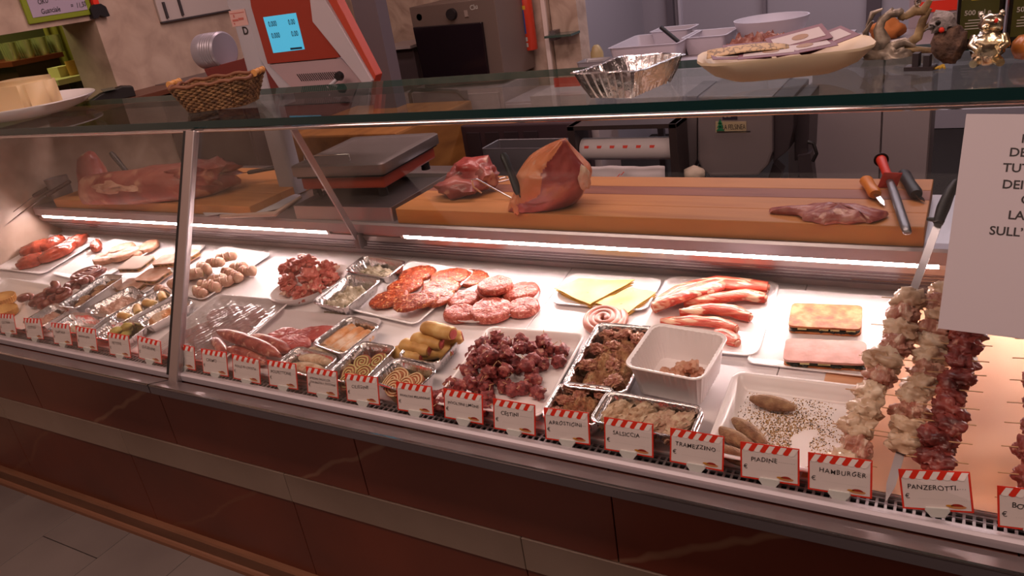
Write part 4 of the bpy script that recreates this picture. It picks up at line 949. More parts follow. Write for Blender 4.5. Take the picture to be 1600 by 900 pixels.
m = MB(); b_ = .003; m.box((b_, -.0004, b_), (TW-b_, 0, TH-.003)); field_me = m.mesh('white_field'); field_me.materials.append(pm('card_white', '#e0d4d4', .5))
m = MB(); ns = 5
for i in range(ns*2):
    x0_ = TW*i/(ns*2); x1_ = TW*(i+1)/(ns*2); tp = .5*TW*.12
    xa_ = b_*.4+x0_*.97; xb_ = b_*.4+x1_*.97; cxx = (xa_+xb_)/2-.006; w_ = (xb_-xa_)/2; zt = TH-.0015; zb = TH-.0125
    xt0, xt1 = xa_+.0005, xb_+.0005
    P = [(xt0, zt), (cxx-w_, zb)]+[(cxx-w_*math.cos(a), zb-w_*.62*math.sin(a)) for a in (.5, 1.05, 1.57, 2.1, 2.6)]+[(cxx+w_, zb), (xt1, zt)]
    P = [(max(.0006, min(TW-.0006, p[0])), p[1]) for p in P]
    yq = -.0008 if i % 2 == 0 else -.0011
    m.add([(p[0], yq, p[1]) for p in P], [tuple(range(len(P)))], 0 if i % 2 == 0 else 1)
awn_me = m.mesh('awning_print'); awn_me.materials.append(PRINTRED); awn_me.materials.append(pm('print_white', '#ece2e0', .5))
m = MB()
for z in (.0285,): 
    for i in range(22): m.box((.024+i*.0032, -.0007, z-.010+.0004), (.0247+i*.0032, -.0004, z-.0094))
for i in range(8): m.box((.066+i*.0036, -.0007, .0375), (.0668+i*.0036, -.0004, .0382))
dots_me = m.mesh('dotted_line'); dots_me.materials.append(INK)
m = MB(); m.add([(.066+.013*math.cos(a)+.012, -.0009, .0085+.0032*math.sin(a)) for a in [q*.628 for q in range(10)]], [tuple(range(10))], 0)
m.add([(.078+.009*math.cos(a), -.0012, .0095+.0042*math.sin(a)) for a in [q*.3142 for q in range(11)]], [tuple(range(11))], 1)
m.add([(.064+.006*math.cos(a)+.004, -.0012, .0100+.0018*math.sin(a)) for a in [q*.628 for q in range(10)]], [tuple(range(10))], 2)
icon_me = m.mesh('dish_print'); [icon_me.materials.append(q) for q in (pm('dish_tan', '#c88a5c', .5), pm('dish_red', '#9c2a1c', .5), pm('dish_green', '#c8882c', .5))]
m = MB(); P = [(.034, .006), (.032, .001), (.036, -.004), (.040, -.010), (.060, -.010), (.064, -.004), (.068, .001), (.066, .006)]
m.prism([(a, b) for a, b in P], 'y', -.004, .005); clip_me = m.mesh('plastic_clip', bevel=.001); clip_me.materials.append(pm('clip_plastic', '#cfd0cf', .3))
eur_me = text_mesh('€', .0115, INK)
cards = [((3, 525), (30, 527), 'CLUTINA', 'light'), ((43, 532), (70, 534), 'COTOLÈ', 'light'), ((85, 539), (114, 542), 'TARTARA', ''), ((121, 543), (152, 549), 'SPIEDINI BARI', ''), ((171, 554), (204, 560), 'FETTINE', ''), ((216, 560), (250, 569), 'GULIENNE', ''),
         ((267, 571), (306, 580), '', ''), ((317, 583), (357, 590), 'CREMO', ''), ((364, 592), (408, 602), 'ROLLÈ IN CROSTA', ''), ((421, 605), (464, 612), 'POLPETTONE', ''), ((480, 614), (527, 623), 'SPIEDINI SALSICCIA|CON BACON E ZUCCHINE', ''),
         ((542, 627), (595, 635), 'CILIEGINE', ''), ((621, 641), (677, 650), 'INVOLTINI MELANZANE', ''), ((694, 653), (753, 664), 'INVOLTINI LIMONE', ''), ((771, 670), (835, 682), 'CESTINI', ''), ((852, 687), (923, 697), 'ARROSTICINI', ''), ((944, 703), (1020, 716), 'SALSICCIA', ''),
         ((1046, 722), (1131, 738), 'TRAMEZZINO', ''), ((1157, 748), (1247, 762), 'PIADINE', ''), ((1262, 765), (1364, 781), 'HAMBURGER', ''), ((1410, 800), (1523, 808), 'PANZEROTTI.', ''), ((1559, 824), (1671, 838), 'BOC', '')]
YC = 1.128
for i, (bl, br, txt, _x) in enumerate(cards):
    a = at_y(*bl, YC); b = at_y(*br, YC); roll = math.degrees(math.atan2(b.z-a.z, b.x-a.x))
    if txt: words = txt.replace('|', ' '); lb = 'price card under a red awning print reading '+words.replace('.', '')
    else: lb = 'price card half hidden behind the steel upright'
    root = put('price_card', card_me, None, label=lb, cat='price card', group='price cards along the front lip', M=Matrix.Translation((a.x, YC+.0015, max(a.z, .686))) @ RY(-roll) @ RX(-15))
    put('white_field', field_me, None, root); put('awning_print', awn_me, None, root); put('dotted_line', dots_me, None, root); put('dish_print', icon_me, None, root); put('plastic_clip', clip_me, None, root)
    put('euro_sign', eur_me, None, root, M=TR(.0055, -.0009, .0185) @ RX(90))
    for q, ln in enumerate(txt.split('|') if txt else []):
        sz = .0118 if len(ln) < 9 else .0112 if len(ln) < 12 else .0088 if len(ln) < 17 else .0074
        wid = {'HAMBURGER': 1.15, 'TRAMEZZINO': 1.1, 'ARROSTICINI': 1.12}.get(ln, 1.05)
        t = text_mesh(ln, sz, INK, bold=.00006, sp=wid, jitter=i+3, shear=.05)
        xs_ = [v.co.x for v in t.vertices]; wtxt = max(xs_)-min(xs_); mw = .083
        k = min(1.0, mw/wtxt)
        put('handwriting', t, None, root, M=TR(.010 if len(ln) > 9 else .018, -.0009, .034-.0095*q+(.003 if '|' in txt else 0)) @ RX(90) @ SC(k, 1 if k > .8 else .9, 1))
# ---- notice on the front glass
c = [at_glass(1510, 178, .0075), at_glass(1465, 513, .0075)]
tl, bl = c; Lh = (tl-bl).length; up_ = (tl-bl); up_.x = 0; up_.normalize(); ang = math.atan2(tl.x-bl.x, (tl-bl).dot(_g))
NM = Matrix.Translation(bl) @ Matrix((Vector((1, 0, 0)), -GN, _g)).transposed().to_4x4() @ RY(math.degrees(ang))
NW = .30
nt_ = MB().box((0, -.0004, 0), (NW, 0, Lh)).build('paper_notice', pm('notice_paper', '#b2a9b0', .5), label='white paper notice with black capitals taped outside the front glass', cat='notice'); nt_.matrix_world = NM
INVN = NM.inverted()
for (u, v, s_) in [(1595, 223, 'F'), (1576, 244, 'DETT'), (1566, 268, 'TUTTI'), (1565, 294, 'DEI N'), (1594, 318, 'C'), (1574, 342, 'LA L'), (1545, 366, "SULL’ AL")]:
    p = INVN @ at_glass(u, v, .008)
    put('printed_line', text_mesh(s_, .0185, INK, bold=.0003), None, nt_, M=TR(p.x, -.0008, p.z) @ RX(90))
# ================================================================ on the glass shelf
SZ = 1.2972
def fitz(fl, bl, br, fr, z):
    P = [at_z(*c, z) if c else None for c in (fl, bl, br, fr)]
    a, b, c, d = P
    if a is None: a = b+d-c
    if b is None: b = a+c-d
    if c is None: c = b+d-a
    if d is None: d = a+c-b
    L = ((b-a)+(c-d))/2; Wv = ((c-b)+(d-a))/2
    s = Spot(); cc = (a+b+c+d)/4; s.x, s.y, s.z = cc.x, cc.y, z; s.w = Wv.length; s.l = L.length
    s.rz = math.degrees((math.atan2(L.y, L.x)-math.pi/2+math.atan2(Wv.y, Wv.x))/2); return s
# foil tray on the shelf
s = fitz((900, 114), (968, 86), (1070, 82), (990, 117), SZ+.055)
m = tray_mesh(s.w, s.l, .055, .012, .022, .0012, .010, .010, .0045, .002, 4)
m.v = [(x+.003*nz(x*30, y*30, z*20), y+.003*nz(x*30+9, y*30, z*20), z+(.005*nz(x*16, y*16, 3) if z > .04 else 0)) for x, y, z in m.v]
o = thing(m, 'crumpled_foil_tray', FOIL, TR(s.x, s.y, SZ+.0003) @ RZ(s.rz), 'empty crumpled aluminium foil tray standing on the glass shelf', 'foil tray', None, 25)
# cheese on a large plate
cx_, cy_ = -3.03, 1.65
m = MB(); n_ = 56; prof = [(.55, .006), (.66, .008), (.84, .022), (.99, .044), (1.0, .046), (1.0, .042), (.84, .016), (.62, 0), (.5, 0)]
m.loft([[(.30*f*math.cos(2*math.pi*i/n_), .225*f*math.sin(2*math.pi*i/n_), z) for i in range(n_)] for f, z in prof])
thing(m, 'cheese_plate', WHITEP, TR(cx_, cy_, SZ), 'large white plate under the pale cheese at the left end of the shelf', 'plate')
pc = at_z(66, 172, SZ+.01)
m = MB(); P = [(-.118, -.062), (.085, -.062), (.12, .02), (.10, .085), (-.10, .085), (-.12, .05)]
m.prism(P, 'z', 0, .118)
thing(m, 'cheese_block', pm('cheese', '#c6ab82', .5, sss=.15, bump=(20, .1)), TR(-2.99, 1.64, SZ+.0085) @ RZ(8), 'thick pale yellow cheese block resting on the big white plate', 'cheese').data
for ob_ in [bpy.data.objects['cheese_block']]:
    bm = bmesh.new(); bm.from_mesh(ob_.data); bmesh.ops.bevel(bm, geom=[e for e in bm.edges ], offset=.016, segments=4, affect='EDGES'); bm.to_mesh(ob_.data); bm.free(); ob_.data.polygons.foreach_set('use_smooth', [True]*len(ob_.data.polygons))
# wicker basket
WICK = pm('wicker', '#8a6038', .7, ramp=[(.35, '#4a3220'), (.55, '#7c5a3a'), (.75, '#9c7a50')], nscale=60)
WICKD = pm('wicker_dark', '#6c4028', .6)
b0 = at_z(345, 168, SZ)
root = empty('wicker_basket', 'brown wicker basket with pale bamboo end grips on the glass shelf', 'basket', TR(-1.905, 1.60, SZ) @ RZ(24) @ SC(.86, .9, 1.0))
N_ = 44; m = MB(); H_ = .075
for k in range(13):
    z = .004+H_*k/13; f = .74+.26*(k/12)
    for st in range(1):
        pts = []
        for i in range(N_*2+1):
            q = rring(.285*f, .19*f, .05*f, 0, 0, (1, 1), 5)
            break
        ring = rring(.285*f, .19*f, .05*f, z, 0, (11, 7), 5, .0)
        k2 = len(ring)
        pts = [Vector(ring[i % k2])+Vector((ring[i % k2][0], ring[i % k2][1], 0)).normalized()*(.0032*(1 if (i+k) % 2 else -1)) for i in range(k2+1)]
        m.tube(pts, .0034, 5, cap=False)
m.build('weave', WICK, root, smooth=70)
m = MB(); ring0 = rring(.285*.74, .19*.74, .037, .003, 0, (11, 7), 5); ring1 = rring(.285, .19, .05, H_+.002, 0, (11, 7), 5)
for a, b in zip(ring0, ring1): m.tube([a, b], .0022, 5)
m.build('stakes', WICKD, root, smooth=70)
m = MB(); k2 = len(ring1); m.tube([Vector(ring1[i % k2])+Vector((0, 0, .003*math.sin(i*1.3))) for i in range(k2+1)], .0058, 7, cap=False); m.build('braided_rim', WICKD, root, smooth=70)
m = MB(); m.loft([rring(.20, .132, .035, 0, 0), rring(.20, .132, .035, .004, 0)]); m.build('bottom', WICKD, root)
for sx_ in (-1, 1):
    m = MB(); m.tube([(sx_*.152, -.036, H_+.008), (sx_*.152, -.012, H_+.010), (sx_*.152, .012, H_+.010), (sx_*.152, .036, H_+.008)], [.0085, .0078, .0078, .0085], 12)
    for yy in (-.034, 0, .034): m.tube([(sx_*.152, yy-.003, H_+.009), (sx_*.152, yy+.003, H_+.009)], .0102, 12)
    for yy in (-.030, .030): m.tube([(sx_*.142, yy, H_-.004), (sx_*.153, yy, H_+.010)], .003, 6)
    m.build('bamboo_grip', pm('bamboo', '#c08a50', .45), root, smooth=50)
# platter with cards and newspaper cone
pr = at_z(1090, 92, SZ+.045); pq = at_z(1364, 62, SZ+.045)
pcx, pcy = (pr.x+pq.x)/2, (pr.y+pq.y)/2; R_ = (pq-pr).length/2
angp = math.degrees(math.atan2(pq.y-pr.y, pq.x-pr.x))
CREAM = pm('cream_pottery', '#d2c0a4', .45)
plat = empty('cream_platter', 'large cream octagonal platter on the right part of the glass shelf', 'platter', TR(pcx, pcy, SZ) @ RZ(angp))
m = MB(); oc = lambda f, z: rring(2*R_*f, 1.22*R_*f, .40*R_*f, z, 0, (1, 1), 3)
m.loft([oc(.5, .012), oc(.62, .013), oc(.82, .026), oc(.985, .046), oc(1, .047), oc(1, .042), oc(.83, .016), oc(.6, 0), oc(.5, 0)])
m.build('dish', CREAM, plat, smooth=35)
m = MB(); m.loft([oc(.46, 0), oc(.46, .006)]); m.build('foot', pm('dark_foot', '#5c463a', .6), plat)
BR_ = pm('card_maroon', '#6e4450', .5); 
cm = MB().box((-.055, -.038, 0), (.055, .038, .0012)).mesh('product_card'); cm.materials.append(BR_)
cf = MB().box((-.046, -.022, .0012), (.046, .024, .0018)).mesh('pale_print'); cf.materials.append(pm('print_pale', '#b0a4a4', .5))
cd_ = MB(); cd_.lathe([(.012, .0018), (.012, .0024)], 16, sx=1.3); cd_ = cd_.mesh('dish_picture'); cd_.materials.append(pm('print_brown', '#8c6a4c', .5))
for i, (lx, ly, z, rz, rx, ry, lb) in enumerate([(-.085, -.035, .048, 6, 3, 6, 'leftmost maroon card fanned on the cream platter'), (-.03, -.05, .050, -4, 4, 0, 'front maroon card on the cream platter'), (-.06, .0, .053, 2, 8, 2, 'middle maroon card under the tilted one on the platter'),
        (.035, -.040, .052, 8, 6, -4, 'maroon card at the front right of the platter'), (.03, .005, .062, 10, 14, -8, 'topmost maroon card tilted up on the platter'), (.075, -.015, .055, 20, 8, -12, 'rightmost maroon card under the topmost one')]):
    o = put('product_card', cm, None, label=lb, cat='card', group='maroon cards on the platter', M=TR(pcx, pcy, SZ) @ RZ(angp) @ TR(lx*R_/.17, ly*R_/.17, z) @ RZ(rz) @ RX(rx) @ RY(ry))
    put('pale_print', cf, None, o); put('dish_picture', cd_, None, o, M=TR(.004, 0, 0))
NEWS = pm('newspaper', '#b89e7c', .7, ramp=[(.44, '#b89c78'), (.5, '#6a5a4c'), (.56, '#b89c78')], nscale=70, ndet=2, stretch=(1, .35, 1))
m = MB(); rings = []
for k in range(9):
    t = k/8; rings.append([((-.150+.16*t)*R_/.17, (-.055+.11*i/11)*R_/.17*(1-.2*t), .050+.004*math.sin(t*3.1)+.005*math.sin(i/11*3.14)) for i in range(12)])
m.loft(rings, c0=False, c1=False, closed=False)
o = thing(m, 'newspaper_sheet', NEWS, TR(pcx, pcy, SZ+.002) @ RZ(angp), 'folded printed brown paper lying on the left of the cream platter', 'paper', None, 60)
o.modifiers.new('t', 'SOLIDIFY').thickness = .0012
m = MB(); m.loft([[(x*1.012, y*1.012, z) for x, y, z in oc(.985, .046) if x < -.02], [(x*1.01, y*1.01, z-.001) for x, y, z in oc(.83, .015) if x < -.02]][:0] or [oc(.3, .0125), oc(.3, .0135)])
m.build('glaze_ring', pm('brown_glaze', '#8a6048', .4), plat)
# dragon statuettes, bird, bear, pumpkin, bottles
PEW = pm('antique_pewter', '#9a8c80', .4, .35, ramp=[(.35, '#5e544c'), (.6, '#a09284'), (.75, '#c8bcac')], nscale=40, bump=(60, .8, .003))
BRZ = pm('bone_resin', '#8c7454', .5, ramp=[(.35, '#5e4a34'), (.6, '#9c835e'), (.8, '#b8a27c')], nscale=30, bump=(60, .6))
g0 = at_z(1385, 92, SZ)
dr = empty('dragon_statuette', 'small dark pewter winged dragon statuette on a rocky base', 'figurine', TR(g0.x, g0.y+.02, SZ))
m = MB(); blob(m, .045, .028, .022, 5, .3, 2, 3, cut=0, M=TR(0, 0, 0), fine=.3); m.build('rock_base', PEW, dr, smooth=60)
m = MB(); m.tube([(-.02, 0, .015), (-.01, 0, .035), (-.018, 0, .055), (-.012, 0, .072), (.006, -.004, .085), (.016, -.008, .078)], [.016, .015, .010, .008, .009, .004], 10); blob(m, .013, .009, .008, 2, .2, 2, 2, M=TR(.012, -.006, .083)); m.build('neck_and_head', PEW, dr, smooth=60)
m = MB(); m.tube([(-.03, .004, .07), (-.042, .006, .05), (-.036, .004, .025)], [.008, .016, .006], 10, flat=.3); m.tube([(-.012, 0, .092), (-.03, .004, .085), (-.04, .006, .06)], [.002, .006, .003], 6); m.build('wing', PEW, dr, smooth=60)
m = MB(); m.tube([(.01, 0, .02), (.03, -.004, .028), (.045, 0, .018), (.04, .008, .010)], [.012, .008, .005, .002], 8); m.build('tail', PEW, dr, smooth=60)
g1 = at_z(1432, 90, SZ)
d2 = empty('branch_dragon_statuette', 'pale dragon statuette climbing a bone coloured branch with a silver rider', 'figurine', TR(g1.x-.01, g1.y+.03, SZ) @ SC(.85))
m = MB(); m.tube([(-.05, 0, .006), (-.02, 0, .018), (.01, 0, .04), (.018, 0, .075), (.03, 0, .10)], [.010, .010, .011, .009, .006], 10); m.tube([(-.02, 0, .016), (.01, -.004, .012), (.045, -.004, .008)], [.009, .008, .006], 8); m.tube([(.012, 0, .05), (.03, 0, .062), (.04, 0, .08)], [.007, .006, .003], 8); m.build('branch', BRZ, d2, smooth=60)
m = MB(); m.tube([(-.02, -.002, .085), (0, 0, .098), (.018, 0, .095), (.03, 0, .118)], [.007, .012, .012, .006], 10); blob(m, .014, .009, .009, 3, .2, 2, 2, M=TR(-.022, -.002, .088)); m.build('dragon_body', BRZ, d2, smooth=60)
m = MB(); blob(m, .008, .007, .012, 4, .1, 2, 2, M=TR(.006, -.006, .118)); blob(m, .006, .006, .006, 4, .1, 2, 2, M=TR(.006, -.006, .133)); m.build('silver_rider', CHROME, d2, smooth=60)
g2 = at_z(1476, 108, SZ)
bd = empty('bird_figurine', 'brown feathery bird figurine with red cheek and yellow feet', 'figurine', TR(g2.x, g2.y+.03, SZ) @ SC(.78))
FE = pm('feather_brown', '#5c4438', .8, ramp=[(.35, '#3e2c26'), (.65, '#6e5446')], nscale=50, bump=(90, 1, .005))
m = MB(); blob(m, .034, .034, .046, 6, .12, 2.5, 3, M=TR(.004, 0, .050), fine=.15); m.build('body', FE, bd, smooth=60)
m = MB(); blob(m, .026, .024, .024, 7, .15, 3, 3, M=TR(-.012, -.008, .098), fine=.25); m.build('head', pm('feather_grey', '#8c8484', .8, bump=(90, 1, .005)), bd, smooth=60)
m = MB(); blob(m, .006, .004, .006, 1, .05, 1, 2, M=TR(-.012, -.032, .085)); m.build('red_cheek', PRINTRED, bd, smooth=60)
m = MB(); blob(m, .006, .003, .006, 1, .02, 1, 2, M=TR(-.020, -.030, .100)); m.build('eye', pm('eye_black', '#15120f', .2), bd, smooth=60)
m = MB(); m.tube([(-.03, -.022, .092), (-.045, -.026, .086)], [.005, .001], 8); m.build('beak', pm('beak', '#4a4440', .5), bd, smooth=60)
m = MB()
for a in (-.014, -.004, .006): m.tube([(-.004, -.028, .006), (-.006+a, -.044, .003)], [.004, .0025], 6)
m.build('yellow_foot', pm('foot_yellow', '#b8963c', .5), bd, smooth=60)
g3 = at_z(1448, 108, SZ)
an = thing(MB().box((-.026, -.014, 0), (.022, .014, .007)).box((-.014, -.010, .007), (-.004, .008, .030)).box((.004, -.010, .007), (.014, .008, .026)), 'dark_letter_ornament', pm('ornament_dark', '#332c30', .4), TR(g3.x-.008, g3.y-.002, SZ) @ RZ(-12), 'small dark stepped ornament in front of the bird figurine', 'ornament', None, None)
g4 = at_z(1541, 104, SZ)
SIL = pm('silver_gilt', '#d2c4ac', .22, 1.0, ramp=[(.4, '#e0dad2'), (.7, '#d8c090')], nscale=20, bump=(50, .6, .003))
br = empty('silver_bear_figurine', 'shiny silver and gold sitting bear figurine', 'figurine', TR(g4.x, g4.y+.012, SZ))
m = MB(); blob(m, .026, .020, .030, 8, .1, 2, 3, M=TR(0, 0, .030), fine=.12, cut=-.030); m.build('body', SIL, br, smooth=60)
m = MB(); blob(m, .019, .016, .017, 9, .1, 2, 3, M=TR(.002, -.002, .070), fine=.12); blob(m, .005, .004, .006, 1, .1, 1, 2, M=TR(-.014, 0, .084)); blob(m, .005, .004, .006, 1, .1, 1, 2, M=TR(.016, 0, .085)); blob(m, .008, .008, .006, 1, .1, 1, 2, M=TR(-.006, -.016, .066)); m.build('head', SIL, br, smooth=60)
for sx_ in (-1, 1):
    m = MB(); m.tube([(sx_*.020, -.004, .050), (sx_*.025, -.012, .036), (sx_*.014, -.021, .030)], [.008, .008, .007], 8); m.build('arm', SIL, br, smooth=60)
    m = MB(); m.tube([(sx_*.014, -.006, .010), (sx_*.020, -.026, .008)], [.009, .007], 8); m.build('leg', SIL, br, smooth=60)
m = MB(); blob(m, .003, .002, .004, 1, .02, 1, 2, M=TR(.008, -.0185, .076)); m.build('red_eye', PRINTRED, br, smooth=60)
g5 = at_z(1608, 96, SZ)
m = MB(); n_ = 48; m.loft([[(.026*f*(1+.07*abs(math.sin(4*2*math.pi*i/n_)))*math.cos(2*math.pi*i/n_), .026*f*(1+.07*abs(math.sin(4*2*math.pi*i/n_)))*math.sin(2*math.pi*i/n_), z) for i in range(n_)] for f, z in [(.3, 0), (.8, .004), (1.05, .018), (1, .030), (.7, .040), (.2, .041)]])
pk_ = thing(m, 'pumpkin_ornament', pm('pumpkin', '#b06a30', .3), TR(g5.x, g5.y+.02, SZ), 'small ribbed orange pumpkin ornament at the right picture edge', 'ornament')
m = MB(); m.tube([(0, 0, .038), (.003, 0, .052)], [.004, .003], 8); m.build('stem', pm('stem', '#5a5030', .6), pk_)
TINB = pm('tin_black', '#17130f', .25); TING = pm('tin_green', '#3c3c18', .35); TINY = pm('tin_yellow', '#a89c34', .5); TINW = pm('tin_white', '#a8a49c', .5)
for k, (ul, ur, vb, lb) in enumerate([(1497, 1556, 80, 'left dark oil tin with green label behind the silver bear'), (1579, 1640, 76, 'right dark oil tin with green label at the picture edge')]):
    a = at_z(ul, vb+5, SZ); b = at_z(ur, vb-2, SZ); w_ = .078
    root = empty('oil_tin', lb, 'oil tin', TR(a.x+.03, 1.80 if k == 0 else 1.79, SZ) @ RZ(2), 'oil tins at the back of the shelf')
    MB().box((-w_/2, -.028, 0), (w_/2, .028, .235)).build('can', TINB, root, bevel=.004)
    MB().box((-w_/2+.006, -.0288, .018), (w_/2-.010, -.0278, .215)).build('label', TING, root)
    m = MB(); rr_ = rng(4)
    for i in range(16):
        q = rr_.uniform(.015, .024); z = .088+i*.0068; m.box((-q, -.0296, z), (q, -.0286, z+.0028))
    m.build('label_text', TINY, root)
    m = MB()
    for i in range(4):
        q = rr_.uniform(.018, .026); z = .036+i*.0052; m.box((-q, -.0296, z), (q, -.0286, z+.0016))
    m.build('small_print', TINW, root)
    put('volume_mark', text_mesh('500 ml e', .0125, TINW, bold=.0002), None, root, M=TR(-.027, -.0296, .062) @ RX(90))
    m = MB(); m.lathe([(.012, .235), (.012, .252)], 16); m.build('cap', TINB, root, smooth=30)

# ================================================================ on the worktop
WT = .9052
def slab_board(x0, x1, y0, y1, z0, z1, name, label, M=Matrix()):
    m = MB().box((x0, y0, z0), (x1, y1, z1)); o = m.build(name, WOODBOARD, None, bevel=.003, label=label, cat='cutting board'); return o
xl = at_z(620, 350, WT).x; xr = at_z(1444, 381, WT).x
bo = empty('cutting_board', 'long thick wooden cutting board on the worktop', 'cutting board', TR(0, 0, 0))
BT = WT+.045
ys = [1.713, 1.80, 1.885, 1.955, 2.04]
WSTAIN = pm('stained_wood', '#8c5546', .5, ramp=[(.3, '#7c4438'), (.6, '#985e48')], nscale=3, stretch=(1, 8, 8))
for i, (a, b) in enumerate(zip(ys[:-1], ys[1:])):
    MB().box((xl, a+.0004, WT), (xr, b-.0004, BT)).build('plank', WSTAIN if i == 2 else WOODBOARD, bo, bevel=.0015, seg=1)
b2 = empty('left_cutting_board', 'wooden cutting board under the beef joint at left', 'cutting board', TR(0, 0, 0))
xa_ = at_z(72, 330, WT).x; xb_ = at_z(330, 345, WT).x
for a, b in ((1.713, 1.86), (1.86, 2.0), (2.0, 2.15)): MB().box((max(xa_, -3.2), a+.0004, WT), (-2.06, b-.0004, WT+.035)).build('plank', WOODBOARD, b2, bevel=.0015, seg=1)
bk = empty('butcher_block', 'tall wooden butcher block standing behind the scale', 'butcher block', TR(0, 0, 0))
MB().box((-2.72, 2.5, .55), (-2.02, 3.1, .98)).build('block', pm('block_wood', '#94602e', .6, ramp=[(.3, '#7c4c22'), (.6, '#a06a34')], nscale=3, stretch=(6, 1, 6)), bk, bevel=.01)
for x in (-2.64, -2.10):
    for y in (2.58, 3.02): MB().box((x-.035, y-.035, 0), (x+.035, y+.035, .55)).build('leg', DGREY, bk)
dc = empty('dark_cupboard', 'dark brown cupboard against the left wall behind the case', 'cupboard', TR(0, 0, 0))
MB().box((-3.348, 2.46, 0), (-2.80, 3.4, 1.235)).build('body', pm('cupboard_dark', '#3c3032', .5), dc, bevel=.003)
MB().box((-3.348, 2.45, 1.235), (-2.79, 3.41, 1.252)).build('top', pm('cupboard_top', '#5c4c4c', .4), dc, bevel=.002)
MB().box((-3.34, 2.452, .05), (-2.81, 2.46, 1.2)).build('door', pm('cupboard_dr', '#463a3c', .5), dc)
wl_ = MB().box((-3.348, 1.92, 1.228), (-3.10, 2.447, 1.25)).build('wall_ledge', pm('ledge_wood', '#5e3626', .4), bevel=.002, label='brown wooden ledge below the serving hatch', cat='shelf')
# card terminal
tp = at_z(158, 150, 1.252)
tr = empty('card_terminal', 'black card payment terminal on the wooden ledge', 'card terminal', TR(-3.2, 2.12, 1.2505) @ RZ(60))
m = MB(); m.prism([(-.09, 0), (.09, 0), (.09, .016), (.04, .036), (-.05, .050), (-.09, .042)], 'x', -.038, .038, M=RZ(90)); m.build('body', BLACK, tr, bevel=.004)
MB().box((-.03, -.06, .045), (.02, .06, .0475), M=RY(0)).build('screen', pm('screen_grey', '#59605a', .2), tr)
# beef joint
BEEF = meat('beef_joint_meat', '#6c2828', '#94443e', '#b66a5e', 7, rough=.35, fat=(.6, '#c88e78'), n2=14, bump=(30, .6, .006))
bj = empty('beef_joint', 'large raw beef joint with a raised knuckle on the left board', 'meat joint', TR(0, 0, 0))
z0 = WT+.035
def wb_(u, v, z): return at_z(u, v, z)
m = MB(); a = wb_(150, 300, z0+.03); b = wb_(232, 290, z0+.05); c3 = wb_(300, 285, z0+.05); d = wb_(372, 284, z0+.03)
m.tube([a+Vector((-.06, .0, 0)), a, a.lerp(b, .5), b, b.lerp(c3, .5), c3, c3.lerp(d, .5), d], [.03, .075, .085, .088, .09, .085, .07, .03], 22, flat=.8)
me_ = m.v; m.v = [(x*1.0, y, max(z0+.001, z+.024*nz(x*9, y*14, z*14)+.010*nz(x*30, y*30, z*30))) for x, y, z in me_]
m.build('shoulder', BEEF, bj, smooth=70)
kx = wb_(146, 300, z0)
m = MB(); m.tube([kx+Vector((0, .02, .03)), kx+Vector((-.01, .03, .085)), kx+Vector((.0, .03, .125)), kx+Vector((.025, .03, .145))], [.062, .055, .042, .022], 18)
m.v = [(x+.006*nz(x*30, y*30, z*30), y, z+.008*nz(x*20, z*30, y*20)) for x, y, z in m.v]; m.build('knuckle', BEEF, bj, smooth=70)
m = MB(); blob(m, .14, .035, .022, 3, .3, 2.0, 3); o = m.build('fat_seam', meat('fat_seam', '#a86e5c', '#c08c78', '#d0a48e', 20), bj, smooth=70); o.matrix_local = Matrix.Translation(b+Vector((-.10, -.072, .018))) @ RZ(-4)
m = MB(); blob(m, .13, .10, .045, 9, .3, 2.4, 3, fine=.1); o = m.build('marbled_flap', BEEF, bj, smooth=70); o.matrix_local = Matrix.Translation(c3+Vector((.04, .03, .03)))
def knife(name, label, h0, h1, tip, hr=.011, bw=.014, hm=None, group=None, flat=.7):
    root = empty(name, label, 'knife', Matrix.Translation(h1), group)
    h0 = Vector(h0)-h1; tip = Vector(tip)-h1; z = Vector()
    d = (z-h0)
    m = MB(); m.tube([h0, h0+d*.1, h0+d*.5, h0+d*.9, z], [hr*.7, hr, hr*.86, hr, hr*.8], 12, flat=flat); m.build('handle', hm or BLACK, root, smooth=60)
    dn = tip.normalized(); sd = dn.cross(Vector((0, .35, 1))).normalized(); th = dn.cross(sd).normalized()*.0012
    m = MB(); P = [sd*bw*.6, sd*bw*.6+tip*.75, tip, -sd*bw*.9+tip*.6, -sd*bw*.9]
    m.add([tuple(p+th) for p in P]+[tuple(p-th) for p in P], [tuple(range(5)), tuple(range(9, 4, -1))]+[(i, 5+i, 5+(i+1) % 5, (i+1) % 5) for i in range(5)]); m.build('blade', CHROME, root)
    return root
p = at_y(210, 283, 1.80); knife('boning_knife', 'black handled knife stuck upright in the beef joint', at_y(173, 238, 1.80), p, p+Vector((.03, 0, -.05)), .012)
p = at_z(374, 276, z0+.03); knife('boning_knife', 'black handled knife lying behind the beef joint beside the scale', p+Vector((.15, .08, .015)), p+Vector((.03, .02, .01)), p+Vector((-.08, -.03, .01)), .012)
# knives and holder at far left
for i, (h0, h1, tp_, lb) in enumerate([((88, 286), (52, 307), (21, 331), 'left one of two dark handled knives leaning into the far left corner'), ((110, 283), (72, 305), (2, 357), 'right one of two dark handled knives with its long blade reaching down left')]):
    knife('leaning_knife', lb, at_y(*h0, 1.80), at_y(*h1, 1.70), at_y(*tp_, 1.56 if i else 1.62), .013, .010, pm('dark_wood_handle', '#3a2624', .5), 'leaning knives at the left end')
p = at_z(50, 318, WT); m = MB(); m.lathe([(.040, 0), (.046, .10), (.042, .10), (.037, .004)], 24)
thing(m, 'steel_cup', STEEL_D, TR(-3.27, 1.80, WT) @ RY(-4), 'dark steel cup standing at the left end of the worktop', 'cup')
